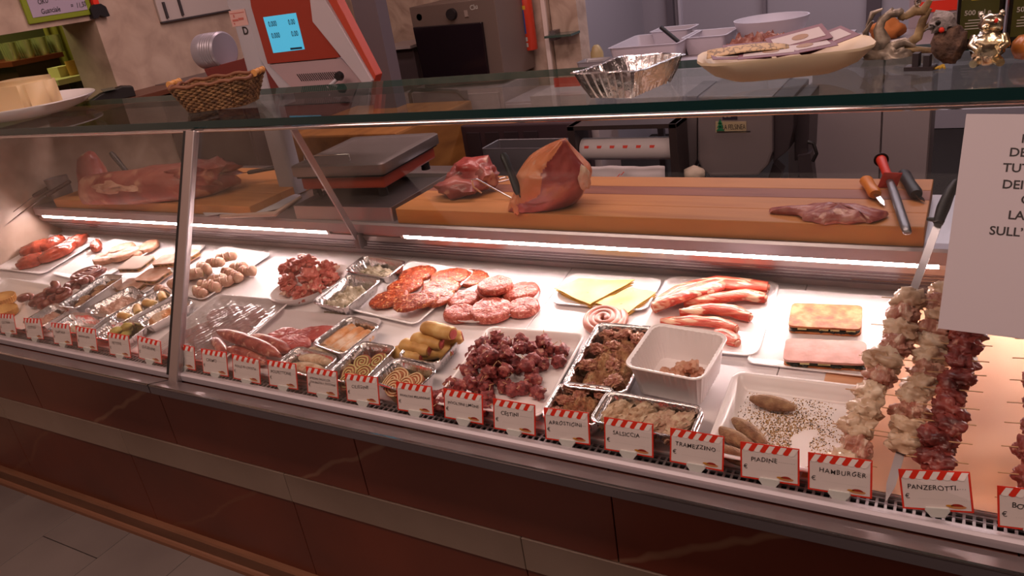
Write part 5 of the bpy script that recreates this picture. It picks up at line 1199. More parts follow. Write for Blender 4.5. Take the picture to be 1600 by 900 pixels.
# papers under the scale column
PW_ = pm('wrapping_paper', '#c4bdc6', .6)
px_ = [(310, 326), (336, 316), (400, 278), (420, 268), (432, 300), (470, 306), (456, 322), (400, 336), (345, 336), (322, 338)]
pts = [at_z(u, v, WT+.004) for u, v in px_]
m = MB(); c_ = sum(pts, Vector())/len(pts); rings = []
for f, dz in ((.05, .008), (.5, .006), (1, .004)): rings.append([tuple(c_+(p-c_)*f+Vector((0, 0, dz+.004*nz(p.x*9, p.y*9, f)))) for p in pts])
m.loft(rings, c1=False); o = thing(m, 'wrapping_paper', PW_, Matrix(), 'white wrapping paper sheets under the scale column', 'paper', None, 40); o.modifiers.new('s', 'SOLIDIFY').thickness = .0015
m = MB(); q1, q2, q3 = at_z(345, 338, WT+.02), at_z(430, 334, WT+.02), at_z(470, 308, WT+.03)
m.tube([q1, q2, q3], [.006, .009, .005], 10); thing(m, 'rolled_paper_edge', pm('paper_roll_pink', '#c8a89c', .6), Matrix(), 'curled printed paper edge in front of the scale column', 'paper')
# ---- the scale -----------------------------------------------------------------------------------------
sc_ = empty('counter_scale', 'big grey and red shop scale with a lit blue display head and steel pan', 'scale', TR(-1.6, 1.9, WT))
def sp(mb, name, mats, smooth=None, bevel=0):
    mb.v = [(x+1.6, y-1.9, z-WT) for x, y, z in mb.v]; return mb.build(name, mats, sc_, smooth=smooth, bevel=bevel)
s = fitz((460, 321), None, (700, 271), (611, 326), WT+.045)
pz = TR(s.x, s.y, 0) @ RZ(s.rz)
m = MB(); m.loft([rring(s.w, s.l, .01, WT+.0004), rring(s.w, s.l, .01, WT+.045), rring(s.w, s.l, .01, WT+.045, .004), rring(s.w, s.l, .01, WT+.030, .006)], M=pz); sp(m, 'stand', STEEL, 40)
m = MB(); m.box((-s.w/2+.008, -s.l/2+.008, WT+.030), (s.w/2-.008, s.l/2-.008, WT+.033), M=pz); sp(m, 'stand_tray', pm('tray_dark', '#3c3638', .4), None)
PT = WT+.15
s = fitz((464, 258), (546, 213), (684, 207), (592, 258), PT)
ps = TR(s.x, s.y, 0) @ RZ(s.rz)
m = MB(); m.box((-s.w/2+.02, -s.l/2+.02, WT+.065), (s.w/2-.02, s.l/2-.02, WT+.105), M=ps); sp(m, 'body', RED, None, .006)
for sx_ in (-1, 1):
    for sy_ in (-1, 1):
        m = MB(); m.lathe([(.016, WT+.033), (.014, WT+.066)], 12, M=ps @ TR(sx_*(s.w/2-.05), sy_*(s.l/2-.05), 0)); sp(m, 'foot', BLACK, 40)
m = MB(); m.box((-s.w/2+.012, -s.l/2+.012, WT+.105), (s.w/2-.012, s.l/2-.012, WT+.115), M=ps); sp(m, 'rubber_skirt', RUBBER)
m = MB(); m.loft([rring(s.w, s.l, .018, z, i) for z, i in ((WT+.113, .002), (WT+.116, 0), (PT-.004, 0), (PT, .006), (PT, .03), (PT-.002, .034))], M=ps); sp(m, 'pan', pm('pan_steel', '#8f8684', .4, .7), 40)
m = MB(); m.tube([Vector(p) for p in [(-s.w/2+.03, -s.l/2+.05, PT), (-s.w/2+.03, -s.l/2+.05, PT+.02), (.03, -s.l/2+.05, PT+.02), (.03, -s.l/2+.05, PT)]], .0025, 8, M=ps); sp(m, 'wire_rail', CHROME, 60)
c0 = at_z(450, 304, WT+.006)
m = MB(); m.loft([rring(.085, .06, .015, z) for z in (WT+.006, 1.50)], M=TR(c0.x-.0, c0.y+.03, 0)); sp(m, 'column', GREYP, 40)
Yh = c0.y-.01
def headpoly(px_, y0, y1, name, mat, bevel=0):
    m = MB(); P = [(at_y(u, v, y0).x, at_y(u, v, y0).z) for u, v in px_]
    m.prism(P, 'y', y0, y1); return sp(m, name, mat, None, bevel)
headpoly([(355, 8), (352, -60), (480, -60), (485, 0), (548, 138), (440, 144), (418, 112), (396, 76)], Yh+.012, Yh+.10, 'head_case', GREYP, .003)
headpoly([(392, 10), (382, -62), (468, -62), (484, 0), (531, 90), (418, 100)], Yh, Yh+.014, 'front_panel', pm('head_red', '#8c3022', .45), .002)
headpoly([(420, 101), (532, 91), (574, 134), (458, 139)], Yh+.004, Yh+.014, 'vent_panel', pm('vent_pink', '#a08a90', .5))
headpoly([(468, -62), (490, -62), (508, 0), (581, 126), (576, 138), (566, 130), (488, 34), (484, 0)], Yh-.012, Yh+.03, 'white_bevel', pm('bevel_grey', '#b0a6ae', .4), .002)
headpoly([(494, -62), (512, -62), (526, 0), (587, 118), (584, 130), (508, -2)], Yh+.0, Yh+.035, 'side_panel', RED, .002)
m = MB()
for i in range(20):
    t = i/19; u0 = 463+t*62; P = [at_y(u0, 116-t*4, Yh+.002), at_y(u0+1.1, 116-t*4, Yh+.002), at_y(u0+9.1, 127-t*4, Yh+.002), at_y(u0+8, 127-t*4, Yh+.002)]
    m.add([tuple(p) for p in P]+[tuple(p+Vector((0, .003, 0))) for p in P], [(0, 1, 2, 3), (4, 7, 6, 5), (0, 4, 5, 1), (1, 5, 6, 2), (2, 6, 7, 3), (3, 7, 4, 0)])
sp(m, 'vent_slots', BLACK)
SCR = [(411, 27), (462, 20), (476, 77), (427, 83)]
P = [at_y(u, v, Yh-.001) for u, v in SCR]
m = MB(); m.add([tuple(p) for p in P]+[tuple(p+Vector((0, .0015, 0))) for p in P], [(0, 1, 2, 3), (4, 7, 6, 5), (0, 4, 5, 1), (1, 5, 6, 2), (2, 6, 7, 3), (3, 7, 4, 0)])
scr = sp(m, 'display', pm('lcd_blue', '#3c9cc0', .3, emit=('#4fb4d8', .62)))
NAVY = pm('lcd_ink', '#10304a', .5)
tilt = math.degrees(math.atan2(P[1].z-P[0].z, P[1].x-P[0].x))
for (u, v, s_) in [(420, 42, '0.000'), (451, 39, '0.00'), (425, 60, '0.000'), (456, 57, '0.00')]:
    q = at_y(u, v, Yh-.002); t = text_mesh(s_, .027, NAVY, bold=.0004)
    o = put('digits', t, None, scr, M=TR(q.x+1.6, Yh-.0015-1.9, q.z-WT) @ RY(-tilt) @ RX(90) @ SC(.62, .85, 1))
a = at_y(454, 78, Yh-.002); m = MB().box((a.x, Yh-.002, a.z), (a.x+.05, Yh-.001, a.z+.006)); o = sp(m, 'status_bar', NAVY)
a = at_y(533, 118, Yh-.02); b = at_y(512, 137, Yh-.05)
m = MB(); m.lathe([(.012, 0), (.015, .006), (.012, .018)], 16, M=Matrix.Translation(a) @ RX(90)); sp(m, 'knob', BLACK, 60)
m = MB(); m.tube([a, b], .006, 10); sp(m, 'lever', GREYP, 60)
a = at_y(364, 42, Yh+.010); m = MB().box((a.x, Yh+.009, a.z), (a.x+.075, Yh+.0118, a.z+.05)); st_ = sp(m, 'sticker', pm('sticker_pink', '#c8a09c', .5))
m = MB()
for (x_, z_, w2, h2) in [(.004, .040, .066, .002), (.016, .028, .005, .009), (.008, .016, .026, .006), (.036, .018, .024, .007), (.010, .006, .005, .006)]: m.box((a.x+x_, Yh+.0083, a.z+z_), (a.x+x_+w2, Yh+.009, a.z+z_+h2))
sp(m, 'sticker_print', pm('faded_red', '#b0605a', .6))
put('sticker_text', text_mesh('D', .035, INK, bold=.0008), None, st_, M=TR(at_y(381, 54, Yh+.01).x+1.6, Yh+.0085-1.9, at_y(381, 54, Yh+.01).z-WT) @ RX(90))
# printer drum and base of the scale
a = at_y(348, 78, Yh+.06); R2 = .062
m = MB(); prof = [(R2*.9, 0), (R2, .006)]
for i in range(5): prof += [(R2, .012+i*.012), (R2*.965, .015+i*.012), (R2, .018+i*.012)]
prof += [(R2*.97, .105), (R2*.7, .112)]
m.lathe(prof, 40, M=Matrix.Translation(a+Vector((.012, 0, 0))) @ RY(-90)); sp(m, 'paper_drum', pm('drum_silver', '#9c96a2', .35, .4), 40)
headpoly([(318, 108), (378, 92), (398, 78), (442, 142), (340, 150), (330, 130)], Yh+.02, Yh+.16, 'printer_base', pm('printer_red', '#6a2a28', .45), .003)
headpoly([(300, 128), (322, 120), (345, 150), (318, 155)], Yh+.06, Yh+.2, 'printer_foot', DGREY)
MB().box
m = MB(); m.box((c0.x-.30, Yh+.06, 1.215), (c0.x+.02, Yh+.14, 1.245)); sp(m, 'printer_arm', GREYP)
# ---- ham, meat pieces, hooks and tools on the board ----------------------------------------------------------
HAM = meat('ham_skin', '#c8683c', '#dc8c66', '#e8a88c', 7, rough=.3, fat=(.62, '#c8907c'), n2=9, bump=(26, .7, .006), dist=.3)
HAMC = meat('ham_cut', '#7c3032', '#9a4644', '#b46058', 10, rough=.3, fat=(.68, '#c89480'), n2=12, bump=(30, .8, .006))
hc = at_z(850, 328, BT); hc.y += .055
hm = empty('ham_joint', 'large cone shaped raw pork joint with orange skin and dark cut side', 'meat joint', TR(hc.x, hc.y, BT))
ROWS = [(604, 800, 1010, 800), (585, 800, 1110, 815), (560, 800, 1180, 840), (530, 805, 1215, 870), (500, 815, 1238, 915), (470, 825, 1250, 1010), (440, 838, 1258, 1060), (400, 842, 1274, 1088), (370, 848, 1280, 1086), (340, 858, 1272, 1080), (310, 878, 1248, 1074), (280, 897, 1222, 1082), (250, 918, 1196, 1096), (225, 955, 1178, 1108), (200, 1000, 1160, 1120), (180, 1042, 1150, 1128), (162, 1085, 1138, 1130), (152, 1108, 1126, 1122)]
R2_ = []
for a_, b_r in zip(ROWS[:-1], ROWS[1:]):
    for q in range(3): R2_.append(tuple(a_[i]+(b_r[i]-a_[i])*q/3 for i in range(4)))
ROWS = R2_+[ROWS[-1]]
ROWS = [ROWS[0]]+[tuple((ROWS[i-1][j]+ROWS[i][j]+ROWS[i+1][j])/3 for j in range(4)) for i in range(1, len(ROWS)-1)]+[ROWS[-1]]
n_ = 96; m = MB(); rings = []; cols = []
for k, (yy, l_, r_, b_q) in enumerate(ROWS):
    A = at_y(600+l_/4, 180+yy/4, hc.y-.02); B = at_y(600+r_/4, 180+yy/4, hc.y-.02); C_ = (A+B)/2; hv = (B-A)/2; dep = min(.095, hv.length*.9+.01)
    cb = max(-.98, min(.98, 2*(b_q-l_)/(r_-l_)-1)); sb = -math.sqrt(1-cb*cb); ring = []; cc = []
    for i in range(n_):
        th = 2*math.pi*i/n_; c1, s1 = math.cos(th), math.sin(th); cut_ = s1 < 0 and c1 > cb+.05*nz(yy*.05, 7)+.02*nz(yy*.2, 3)
        if cut_:
            t = max(0, (c1-cb)/(1-cb)); s1 = s1*.55+.45*(sb*(1-t)); s1 += .05*nz(th*4, yy*.02, 2)
        p = C_+hv*c1*(1+.03*nz(th*2, yy*.01, 5))+Vector((0, dep*s1*(1+.10*nz(c1*2, yy*.012, 9)), 0)); p -= Vector((hc.x, hc.y, BT)); p.z = max(.0008, p.z+.004*nz(c1*4, s1*4+yy*.02))
        ring.append(tuple(p)); cc.append(1 if cut_ else 0)
    rings.append(ring); cols.append(cc)
m.loft(rings)
for k in range(len(rings)-1):
    for i in range(n_): m.m[k*n_+i] = cols[k][i]
m.build('joint', [HAM, HAMC], hm, smooth=60)
p = at_y(600+1255/4, 180+390/4, hc.y-.05)-Vector((hc.x, hc.y, BT))
m = MB(); blob(m, .014, .014, .030, 4, .3, 2, 3); o = m.build('fatty_edge', M_FATM, hm, smooth=70); o.matrix_local = Matrix.Translation(p)
p = at_y(600+825/4, 180+570/4, hc.y-.09)-Vector((hc.x, hc.y, BT))
m = MB(); blob(m, .013, .012, .024, 6, .2, 2, 3); o = m.build('shank_tip', HAM, hm, smooth=70); o.matrix_local = Matrix.Translation(p)
h0 = at_y(786, 240, hc.y-.06); h1 = at_y(811, 303, hc.y-.10)
knife('boning_knife', 'black handled knife leaning against the pork joint', h0, h1, h1+Vector((.004, -.002, -.012)), .012)
rb = at_z(722, 312, BT); rb.y += .05
rp = empty('raw_beef_piece', 'folded raw red beef piece on the left end of the board', 'meat piece', TR(rb.x, rb.y, BT))
for i, (x, y, z, a, b, c_, nm) in enumerate([(-.025, -.02, .028, .075, .05, .028, 'lower_fold'), (.0, .03, .055, .065, .05, .045, 'upper_fold'), (.045, .03, .05, .04, .04, .035, 'side_fold'), (-.045, .02, .045, .04, .04, .03, 'rear_fold')]):
    m = MB(); blob(m, a, b, c_, i+12, .28, 1.9, 3, fine=.08, cut=-z+.0005); o = m.build(nm, M_STEAK if i == 1 else BEEF, rp, smooth=70); o.matrix_local = TR(x, y, z)
for i, (P, lb) in enumerate([([(800, 310, .004), (770, 294, .03), (745, 280, .07), (737, 281, .075), (740, 292, .05), (752, 301, .02)], 'bent steel meat hook in front of the raw beef piece'), ([(772, 282, .02), (790, 277, .02), (795, 281, .02), (770, 287, .02)], 'small steel loop hook behind the raw beef piece')]):
    m = MB(); m.tube([at_z(u, v, BT+h) for u, v, h in P], .0028, 8); thing(m, 'meat_hook', CHROME, Matrix(), lb, 'hook')
fx = at_z(1310, 332, BT+.01)
m = MB(); n_ = 40; rings = []
for f, z in [(.9, 0), (1, .004), (.96, .010), (.7, .020), (.35, .026), (.05, .028)]:
    rings.append([(f*(.098+.03*nz(math.cos(q)*2, math.sin(q)*2, 4))*math.cos(q)*1.0-(.055*f if 2.9 < q < 3.4 else 0), f*(.055+.03*nz(math.cos(q)*2.5, math.sin(q)*2.5, 8))*math.sin(q), z+(.008*nz(math.cos(q)*3, math.sin(q)*3, f*5) if 0 < z else 0)) for q in [2*math.pi*i/n_ for i in range(n_)]])
m.loft(rings); o = thing(m, 'meat_slice', meat('thin_meat', '#7a2e30', '#9c5048', '#bc8070', 26, fat=(.6, '#cfa090'), n2=34, bump=(60, .8, .004)), TR(fx.x, fx.y, BT+.0004) @ RZ(-4), 'thin ragged raw meat slice at the right end of the board', 'meat slice')
ORG = pm('orange_handle', '#d8801e', .35); REDH = pm('red_handle', '#d23a26', .35)
a = at_z(1352, 280, BT+.014); b = at_z(1368, 304, BT+.014); c_ = at_z(1382, 322, BT+.004)
knife('orange_knife', 'short knife with bright orange handle lying on the board', a, b, c_, .0155, .008, ORG, None, .85)
a = at_z(1411, 270, BT+.014); b = at_z(1432, 304, BT+.014); c_ = at_z(1445, 316, BT+.004)
knife('black_knife', 'short knife with curved black handle at the right end of the board', a, b, c_, .0155, .008, BLACK, None, .85)
a = at_z(1377, 250, BT+.016); b = at_z(1390, 282, BT+.016); c_ = at_z(1418, 364, BT+.012)
st = empty('sharpening_steel', 'sharpening steel with red handle and guard lying on the board', 'sharpening steel', Matrix.Translation(b))
d = (b-a); m = MB(); m.tube([a-b, (a-b)*.75, (a-b)*.5, (a-b)*.15, Vector()], [.013, .0115, .0105, .0115, .014], 16); m.build('handle', REDH, st, smooth=60)
dn = d.normalized(); qd = Vector((0, 0, 1)).rotation_difference(dn).to_matrix().to_4x4()
m = MB(); m.lathe([(.012, -.002), (.026, 0), (.026, .003), (.012, .006)], 4, M=qd @ RZ(45) @ SC(1.25, 1, 1)); m.build('guard', REDH, st, bevel=.002)
m = MB(); m.lathe([(.018, -.003), (.018, 0)], 20, M=Matrix.Translation(a-b) @ qd); m.build('ring', BLACK, st, smooth=40)
m = MB(); e_ = c_-b; m.tube([e_*.02, e_*.3, e_*.9, e_*.99, e_], [.0085, .0105, .0100, .0085, .004], 16, flat=.7); m.build('steel_rod', pm('rod_steel', '#8e888c', .35, .9, bump=(200, .4, .001)), st, smooth=60)

# ================================================================ behind the counter
Ym = 2.62
mtz = at_y(1150, 318, Ym+.1).z
# paper roll holder
hx0 = at_y(893, 215, 2.55); hx1 = at_y(1062, 215, 2.55); rz_ = at_y(980, 232, 2.58).z
ph = empty('paper_roll_holder', 'dark frame holding a roll of printed wrapping paper behind the board', 'paper holder', TR(0, 2.55, 0))
FR_ = pm('frame_dark', '#463c3e', .4, .4)
for x in (hx0.x, hx1.x-.028): MB().box((x, -.03, mtz), (x+.028, .09, rz_+.10)).build('side_frame', FR_, ph, bevel=.002)
MB().box((hx0.x, -.03, rz_+.085), (hx1.x, .09, rz_+.10)).build('top_bar', FR_, ph)
RP = pm('roll_paper', '#cfc6cc', .6)
a = at_y(908, 232, 2.38); b = at_y(1048, 232, 2.38)
m = MB(); m.tube([(hx0.x+.03, .03, rz_), (hx1.x-.03, .03, rz_)], .040, 28); rl = m.build('paper_roll', RP, ph, smooth=60)
for i in range(6):
    m = MB(); m.add([(q[0], q[1], q[2]) for q in [(hx0.x+.05+i*.050, -.0085, rz_+.012), (hx0.x+.066+i*.050, -.0085, rz_+.012), (hx0.x+.069+i*.050, -.005, rz_+.021), (hx0.x+.05+i*.050, -.005, rz_+.021)]], [(0, 1, 2, 3)]); m.build('red_print', PRINTRED, rl)
m = MB(); vs = []
for j in range(10):
    for i in range(16): vs.append((hx0.x+.02+(hx1.x-hx0.x-.07)*i/15, -.028-.012*j/9+.005*nz(i*.5, j*.5), rz_-.048-.012*j-.006*nz(i*.4, 2)))
m.add(vs, [(j*16+i, j*16+i+1, (j+1)*16+i+1, (j+1)*16+i) for j in range(9) for i in range(15)])
ps_ = m.build('hanging_sheet', RP, ph, smooth=60); ps_.modifiers.new('s', 'SOLIDIFY').thickness = .0008
m = MB()
for i, (x, z, l) in enumerate([(.10, rz_-.10, .03), (.16, rz_-.09, .035), (.06, rz_-.08, .014), (.2, rz_-.07, .012)]): m.tube([(hx0.x+x, -.046, z-l*.5), (hx0.x+x+l, -.043, z+l*.5)], .0014, 5)
m.build('red_print', PRINTRED, ps_)
# grey bin behind the ham, dark cabinet
a = at_y(765, 225, 2.6); b = at_y(880, 225, 2.6)
gb_ = empty('grey_bin', 'translucent grey plastic bin between the beef piece and the pork joint', 'bin', TR((a.x+b.x)/2, 2.6, mtz))
m = tray_mesh(b.x-a.x, .14, a.z-mtz, .012, .006, .003, .005); m.build('tub', pm('bin_grey', '#5e5a60', .3), gb_, smooth=40)
MB().box((-1.70, 2.45, .0), (-.30, 2.965, mtz)).build('rear_counter', pm('rear_counter', '#4c4244', .5), label='dark low cabinet carrying the bin and the paper holder', cat='cabinet', bevel=.002)
a = at_y(672, 205, 2.97); b = at_y(905, 205, 2.97)
dk_ = empty('dark_machine_case', 'dark brown machine cabinet behind the grey bin', 'cabinet', TR((a.x+b.x)/2, 3.075, 0))
dkz = at_y(780, 196, 2.97).z; w_ = b.x-a.x; MB().box((-w_/2, -.1, 0), (w_/2, .025, dkz)).build('body', pm('brown_dark', '#3a2a30', .5), dk_, bevel=.006)
for i in range(4): MB().box((-w_/2+.2+i*.1, -.106, dkz-.2), (-w_/2+.27+i*.1, -.1, dkz-.03)).build('panel', pm('panel_dark', '#2c2228', .5), dk_, bevel=.002)
# mincer / tumbler machine
mt_ = empty('meat_machine', 'grey steel meat machine reading LA FELSINEA on its front', 'machine', TR(0, Ym, 0))
MG = pm('machine_grey', '#887e82', .4, .3); MGD = pm('machine_dark', '#4a4248', .4, .3)
def mpoly(px_, y0, y1, name, mat, bevel=0, par=None):
    m = MB(); P = [(at_y(u, v, y0).x, at_y(u, v, y0).z) for u, v in px_]; m.prism(P, 'y', y0-Ym, y1-Ym); return m.build(name, mat, par or mt_, bevel=bevel)
mpoly([(1090, 150), (1207, 150), (1207, 238), (1200, 258), (1185, 274), (1110, 276), (1097, 266), (1090, 250)], Ym, Ym+.35, 'drum_body', MG, .008)
mpoly([(1066, 150), (1089, 150), (1089, 250), (1084, 262), (1066, 282)], Ym+.04, Ym+.30, 'left_cheek', MG, .004)
mpoly([(1208, 150), (1240, 150), (1240, 200), (1232, 235), (1208, 254)], Ym+.02, Ym+.30, 'right_cheek', MGD, .004)
mpoly([(1241, 150), (1266, 150), (1262, 248), (1241, 252)], Ym+.08, Ym+.26, 'motor_case', MGD, .004)
for P in ([(1208, 255), (1222, 268), (1202, 320), (1186, 320)], [(1246, 244), (1266, 240), (1276, 320), (1254, 320)], [(1088, 262), (1100, 268), (1082, 320), (1064, 320)]): mpoly(P, Ym+.06, Ym+.12, 'leg', MGD)
m = MB(); m.tube([at_y(*q, Ym+.06)-Vector((0, Ym, 0)) for q in ((1262, 222), (1271, 224), (1276, 240), (1270, 252))], .006, 8); m.build('hose', BLACK, mt_, smooth=60)
pl_ = mpoly([(1118, 190), (1166, 190), (1166, 207), (1118, 207)], Ym-.002, Ym, 'name_plate', pm('plate_beige', '#a8987c', .5))
q = at_y(1130, 205, Ym); put('lettering', text_mesh('LA FELSINEA', .020, INK, sp=1.0), None, pl_, M=TR(q.x-.002, -.003, q.z+.006) @ RX(90) @ SC(.70, 1.25, 1))
q = at_y(1126, 206, Ym); m = MB()
for k in range(3): m.prism([(q.x-.014+.003*k, q.z+.004+.012*k), (q.x+.014-.003*k, q.z+.004+.012*k), (q.x, q.z+.022+.012*k)], 'y', -.004, -.002)
m.build('green_tree', pm('tree_green', '#1f6e4a', .5), pl_)
m = MB().box((q.x-.012, -.0035, q.z-.001), (q.x+.10, -.002, q.z+.002)); m.build('underline', INK, pl_)
pl2 = mpoly([(1129, 174), (1152, 174), (1152, 187), (1129, 187)], Ym-.002, Ym, 'small_sticker', pm('sticker_navy', '#2c2838', .5))
q = at_y(1131, 185, Ym); put('lettering', text_mesh('C III', .018, TINW, bold=.0003), None, pl2, M=TR(q.x, -.003, q.z+.004) @ RX(90) @ SC(.8, 1, 1))
q = at_y(1085, 277, 2.6); m = MB(); blob(m, .04, .03, .03, 3, .15, 2, 2); m.tube([(0, 0, 0), (0, 0, mtz-at_y(1085, 272, 2.55).z)], [.03, .04], 12); thing(m, 'crumpled_paper', pm('crumpled_p', '#b8a898', .7), TR(at_y(1085, 272, 2.55).x, 2.55, at_y(1085, 272, 2.55).z), 'small crumpled pale paper behind the board', 'paper')
# cold room table and tubs
TZ = .90
tb = empty('steel_table', 'stainless steel table with white tubs in the cold room', 'table', TR(0, 0, 0))
tx0 = at_z(905, 132, TZ).x
MB().box((-1.80, 3.36, TZ-.03), (-.58, 4.95, TZ)).build('tabletop', pm('table_white', '#b8acb0', .4), tb, bevel=.003)
for x in (-1.75, -.63):
    for y in (3.4, 4.9): MB().box((x-.02, y-.02, 0), (x+.02, y+.02, TZ-.03)).build('leg', STEEL_D, tb)
WT_ = pm('tub_white', '#c6bcc2', .4)
def tub(fl, bl, br, fr, h, label, dz=0, mat=None):
    s_ = fitz(fl, bl, br, fr, TZ+dz+h)
    m = tray_mesh(s_.w, s_.l, h, .03, .02, .003, .014, nc=4)
    o = thing(m, 'white_tub', mat or WT_, TR(s_.x, s_.y, TZ+dz+.0005) @ RZ(s_.rz), label, 'tub', 'white tubs in the cold room', 40); return s_
tub((960, 74), (990, 54), (1082, 49), (1070, 68), .10, 'wide shallow white tub nearest the pillar on the cold room table')
tub((1066, 60), (1085, 47), (1155, 42), (1135, 55), .10, 'white tub right of the wide shallow one')
s_ = tub((1018, 50), (1030, 42), (1090, 38), (1078, 46), .12, 'white tub with a black spoon handle behind the wide one', mat=WT_)
q = at_z(1032, 42, TZ+.17); m = MB(); m.tube([q, q+Vector((.10, 0, -.09))], .012, 8); thing(m, 'black_spoon_handle', BLACK, Matrix(), 'black spoon handle sticking out of the rear tub', 'spoon')
q = at_z(1205, 42, TZ+.10); 
m = MB(); m.lathe([(.10, 0), (.17, .09), (.19, .15), (.182, .15), (.16, .09), (.095, .006)], 36, sx=1.05); thing(m, 'round_bowl', WT_, TR(q.x, q.y, TZ+.0005), 'round white bowl behind the pile of minced meat', 'bowl')
s_ = fitz((1112, 76), (1140, 60), (1262, 56), (1250, 70), TZ+.08)
m = tray_mesh(s_.w, s_.l, .05, .03, .02, .003, .012); thing(m, 'white_tub', WT_, TR(s_.x, s_.y-.05, TZ+.0005) @ RZ(s_.rz), 'low white tub heaped with minced meat behind the platter', 'tub', 'white tubs in the cold room', 40)
thing(heap(s_.w-.06, s_.l-.05, .10, 3, amp=.5, fr=30), 'minced_meat', meat('mince', '#7c4238', '#985c4c', '#b07e68', 30, rough=.6), TR(s_.x, s_.y-.05, TZ+.004) @ RZ(s_.rz), 'pinkish brown minced meat heaped in a low tub', 'minced meat', kind='stuff')
q = at_z(925, 88, TZ); m = tray_mesh(.16, .13, .11, .02, .012, .002, .006); thing(m, 'clear_box', pm('clear_box', '#b0a8aa', .2, trans=.5), TR(-1.70, 3.82, TZ+.0005), 'small clear plastic box at the left corner of the cold room table', 'box')
m = MB(); m.lathe([(.035, 0), (.035, .12), (.022, .15), (.012, .16)], 20); thing(m, 'yellow_bottle', pm('bottle_yellow', '#a8946a', .4), TR(-1.76, 4.0, TZ+.0005), 'pale yellow bottle behind the clear box', 'bottle')
q = at_z(1393, 48, TZ); m = MB(); blob(m, .06, .05, .04, 5, .2, 2, 3, cut=-.03); thing(m, 'orange_cloth', pm('cloth_orange', '#b06a34', .8), TR(at_y(1385, 50, 3.4).x, 3.4, CUPZ+.0305), 'crumpled orange brown cloth behind the figurines', 'cloth')
q = at_y(1450, 30, 3.6); nb = MB().box((0, 0, 0), (.28, .02, .5)).build('white_bag', pm('bag_white', '#988a92', .6), label='pale bag with a red stripe hanging behind the figurines', cat='bag'); nb.location = (at_y(1418, 60, 3.6).x, 3.6, at_y(1418, 60, 3.6).z)
a = at_y(1435, 12, 3.6); m = MB().box((.03, -.003, a.z-nb.location.z-.02), (.2, 0, a.z-nb.location.z+.02)); m.build('red_stripe', PRINTRED, nb)
# oven on its cupboard
Yo = 3.62
ov = empty('bench_oven', 'brown steel bench oven with a black glass door and round knob', 'oven', TR(0, Yo, 0))
def opoly(px_, y0, y1, name, mat, par=None, bevel=0):
    m = MB(); P = [(at_y(u, v, Yo).x, at_y(u, v, Yo).z) for u, v in px_]; m.prism(P, 'y', y0, y1); return m.build(name, mat, par or ov, bevel=bevel)
opoly([(639, 12), (772, -4), (789, 125), (664, 138)], 0, .36, 'body', pm('oven_steel', '#7a6a62', .4, .4), bevel=.004)
dr_ = opoly([(648, 42), (755, 34), (767, 126), (667, 134)], -.02, 0, 'door', pm('oven_glass', '#1b1218', .15), bevel=.004)
q = at_y(707, 22, Yo); m = MB(); m.lathe([(.028, -.022), (.030, 0)], 24, M=TR(q.x, 0, q.z) @ RX(90) @ SC(1, 1, -1)); m.build('knob', BLACK, ov, smooth=40)
q = at_y(729, 21, Yo); m = MB().box((q.x-.011, -.006, q.z-.016), (q.x+.011, 0, q.z+.016)); m.build('switch', pm('switch', '#8c7c74', .5), ov)
q = at_y(655, 27, Yo); m = MB(); m.lathe([(.018, -.002), (.018, 0)], 20, M=TR(q.x, 0, q.z) @ RX(90)); m.build('round_badge', pm('badge', '#9c8c84', .4), ov)
q = at_y(734, 15, Yo); put('lettering', text_mesh('Clu', .034, TINW, bold=.0008), None, ov, M=TR(q.x+.004, -.002, q.z-.004) @ RX(90) @ RZ(6))
zb_ = at_y(664, 138, Yo).z
oc_ = empty('oven_cupboard', 'pale grey cupboard under the bench oven', 'cupboard', TR(0, 0, 0))
MB().box((-2.76, 3.56, 0), (-2.12, 3.98, zb_-.004)).build('body', pm('cup_pale', '#b0a0a4', .4), oc_, bevel=.003)
MB().box((-2.74, 3.545, .05), (-2.45, 3.56, zb_-.03)).build('door', pm('cup_pale2', '#b8a8ac', .4), oc_, bevel=.002)
MB().box((-2.43, 3.545, .05), (-2.14, 3.56, zb_-.03)).build('door', pm('cup_pale2', '#b8a8ac', .4), oc_, bevel=.002)
# steel cabinet left of the oven, little shelf, lunch boxes
a = at_y(586, 80, 3.75); b = at_y(650, 80, 3.75)
sc2 = empty('steel_cabinet', 'grey steel cabinet left of the bench oven', 'cabinet', TR(0, 0, 0))
zt = at_y(600, 78, 3.75).z
MB().box((-3.0, 3.75, 0), (-2.78, 3.98, zt)).build('body', pm('cab_grey', '#645658', .4, .3), sc2, bevel=.003)
MB().box((-3.02, 3.70, zt), (-2.76, 3.99, zt+.015)).build('top', pm('cab_top', '#a89a98', .4), sc2)
# grey column behind the scale head
a = at_y(553, 20, 3.0); b = at_y(590, 20, 3.0)
MB().box((a.x, 3.0, 0), (b.x, 3.08, 2.85)).build('trim_9', pm('post_grey', '#6c6268', .4, .3), kind='structure')
# insect spray can and glass wall shelf on the pillar
q = at_y(829, 78, 3.93); cn = empty('spray_can', 'tall red and blue insect spray can on the marble wall', 'spray can', TR(q.x, 3.94, q.z))
m = MB(); m.lathe([(.035, 0), (.037, .004), (.037, .33), (.030, .345), (.02, .35)], 28); m.build('can', pm('can_red', '#c03a22', .3), cn, smooth=40)
def wrapq(z0_, z1_, a0, a1, name, mat, r=.0375):
    m = MB(); k = 8; m.loft([[(r*math.cos(a0+(a1-a0)*i/k), r*math.sin(a0+(a1-a0)*i/k), z) for i in range(k+1)] for z in (z0_, z1_)], c0=False, c1=False, closed=False); return m.build(name, mat, cn, smooth=60)
wrapq(.09, .215, math.radians(205), math.radians(275), 'blue_label', pm('can_blue', '#2c4a8c', .35))
wrapq(.215, .235, math.radians(205), math.radians(290), 'yellow_band', pm('can_yellow', '#c8a030', .35))
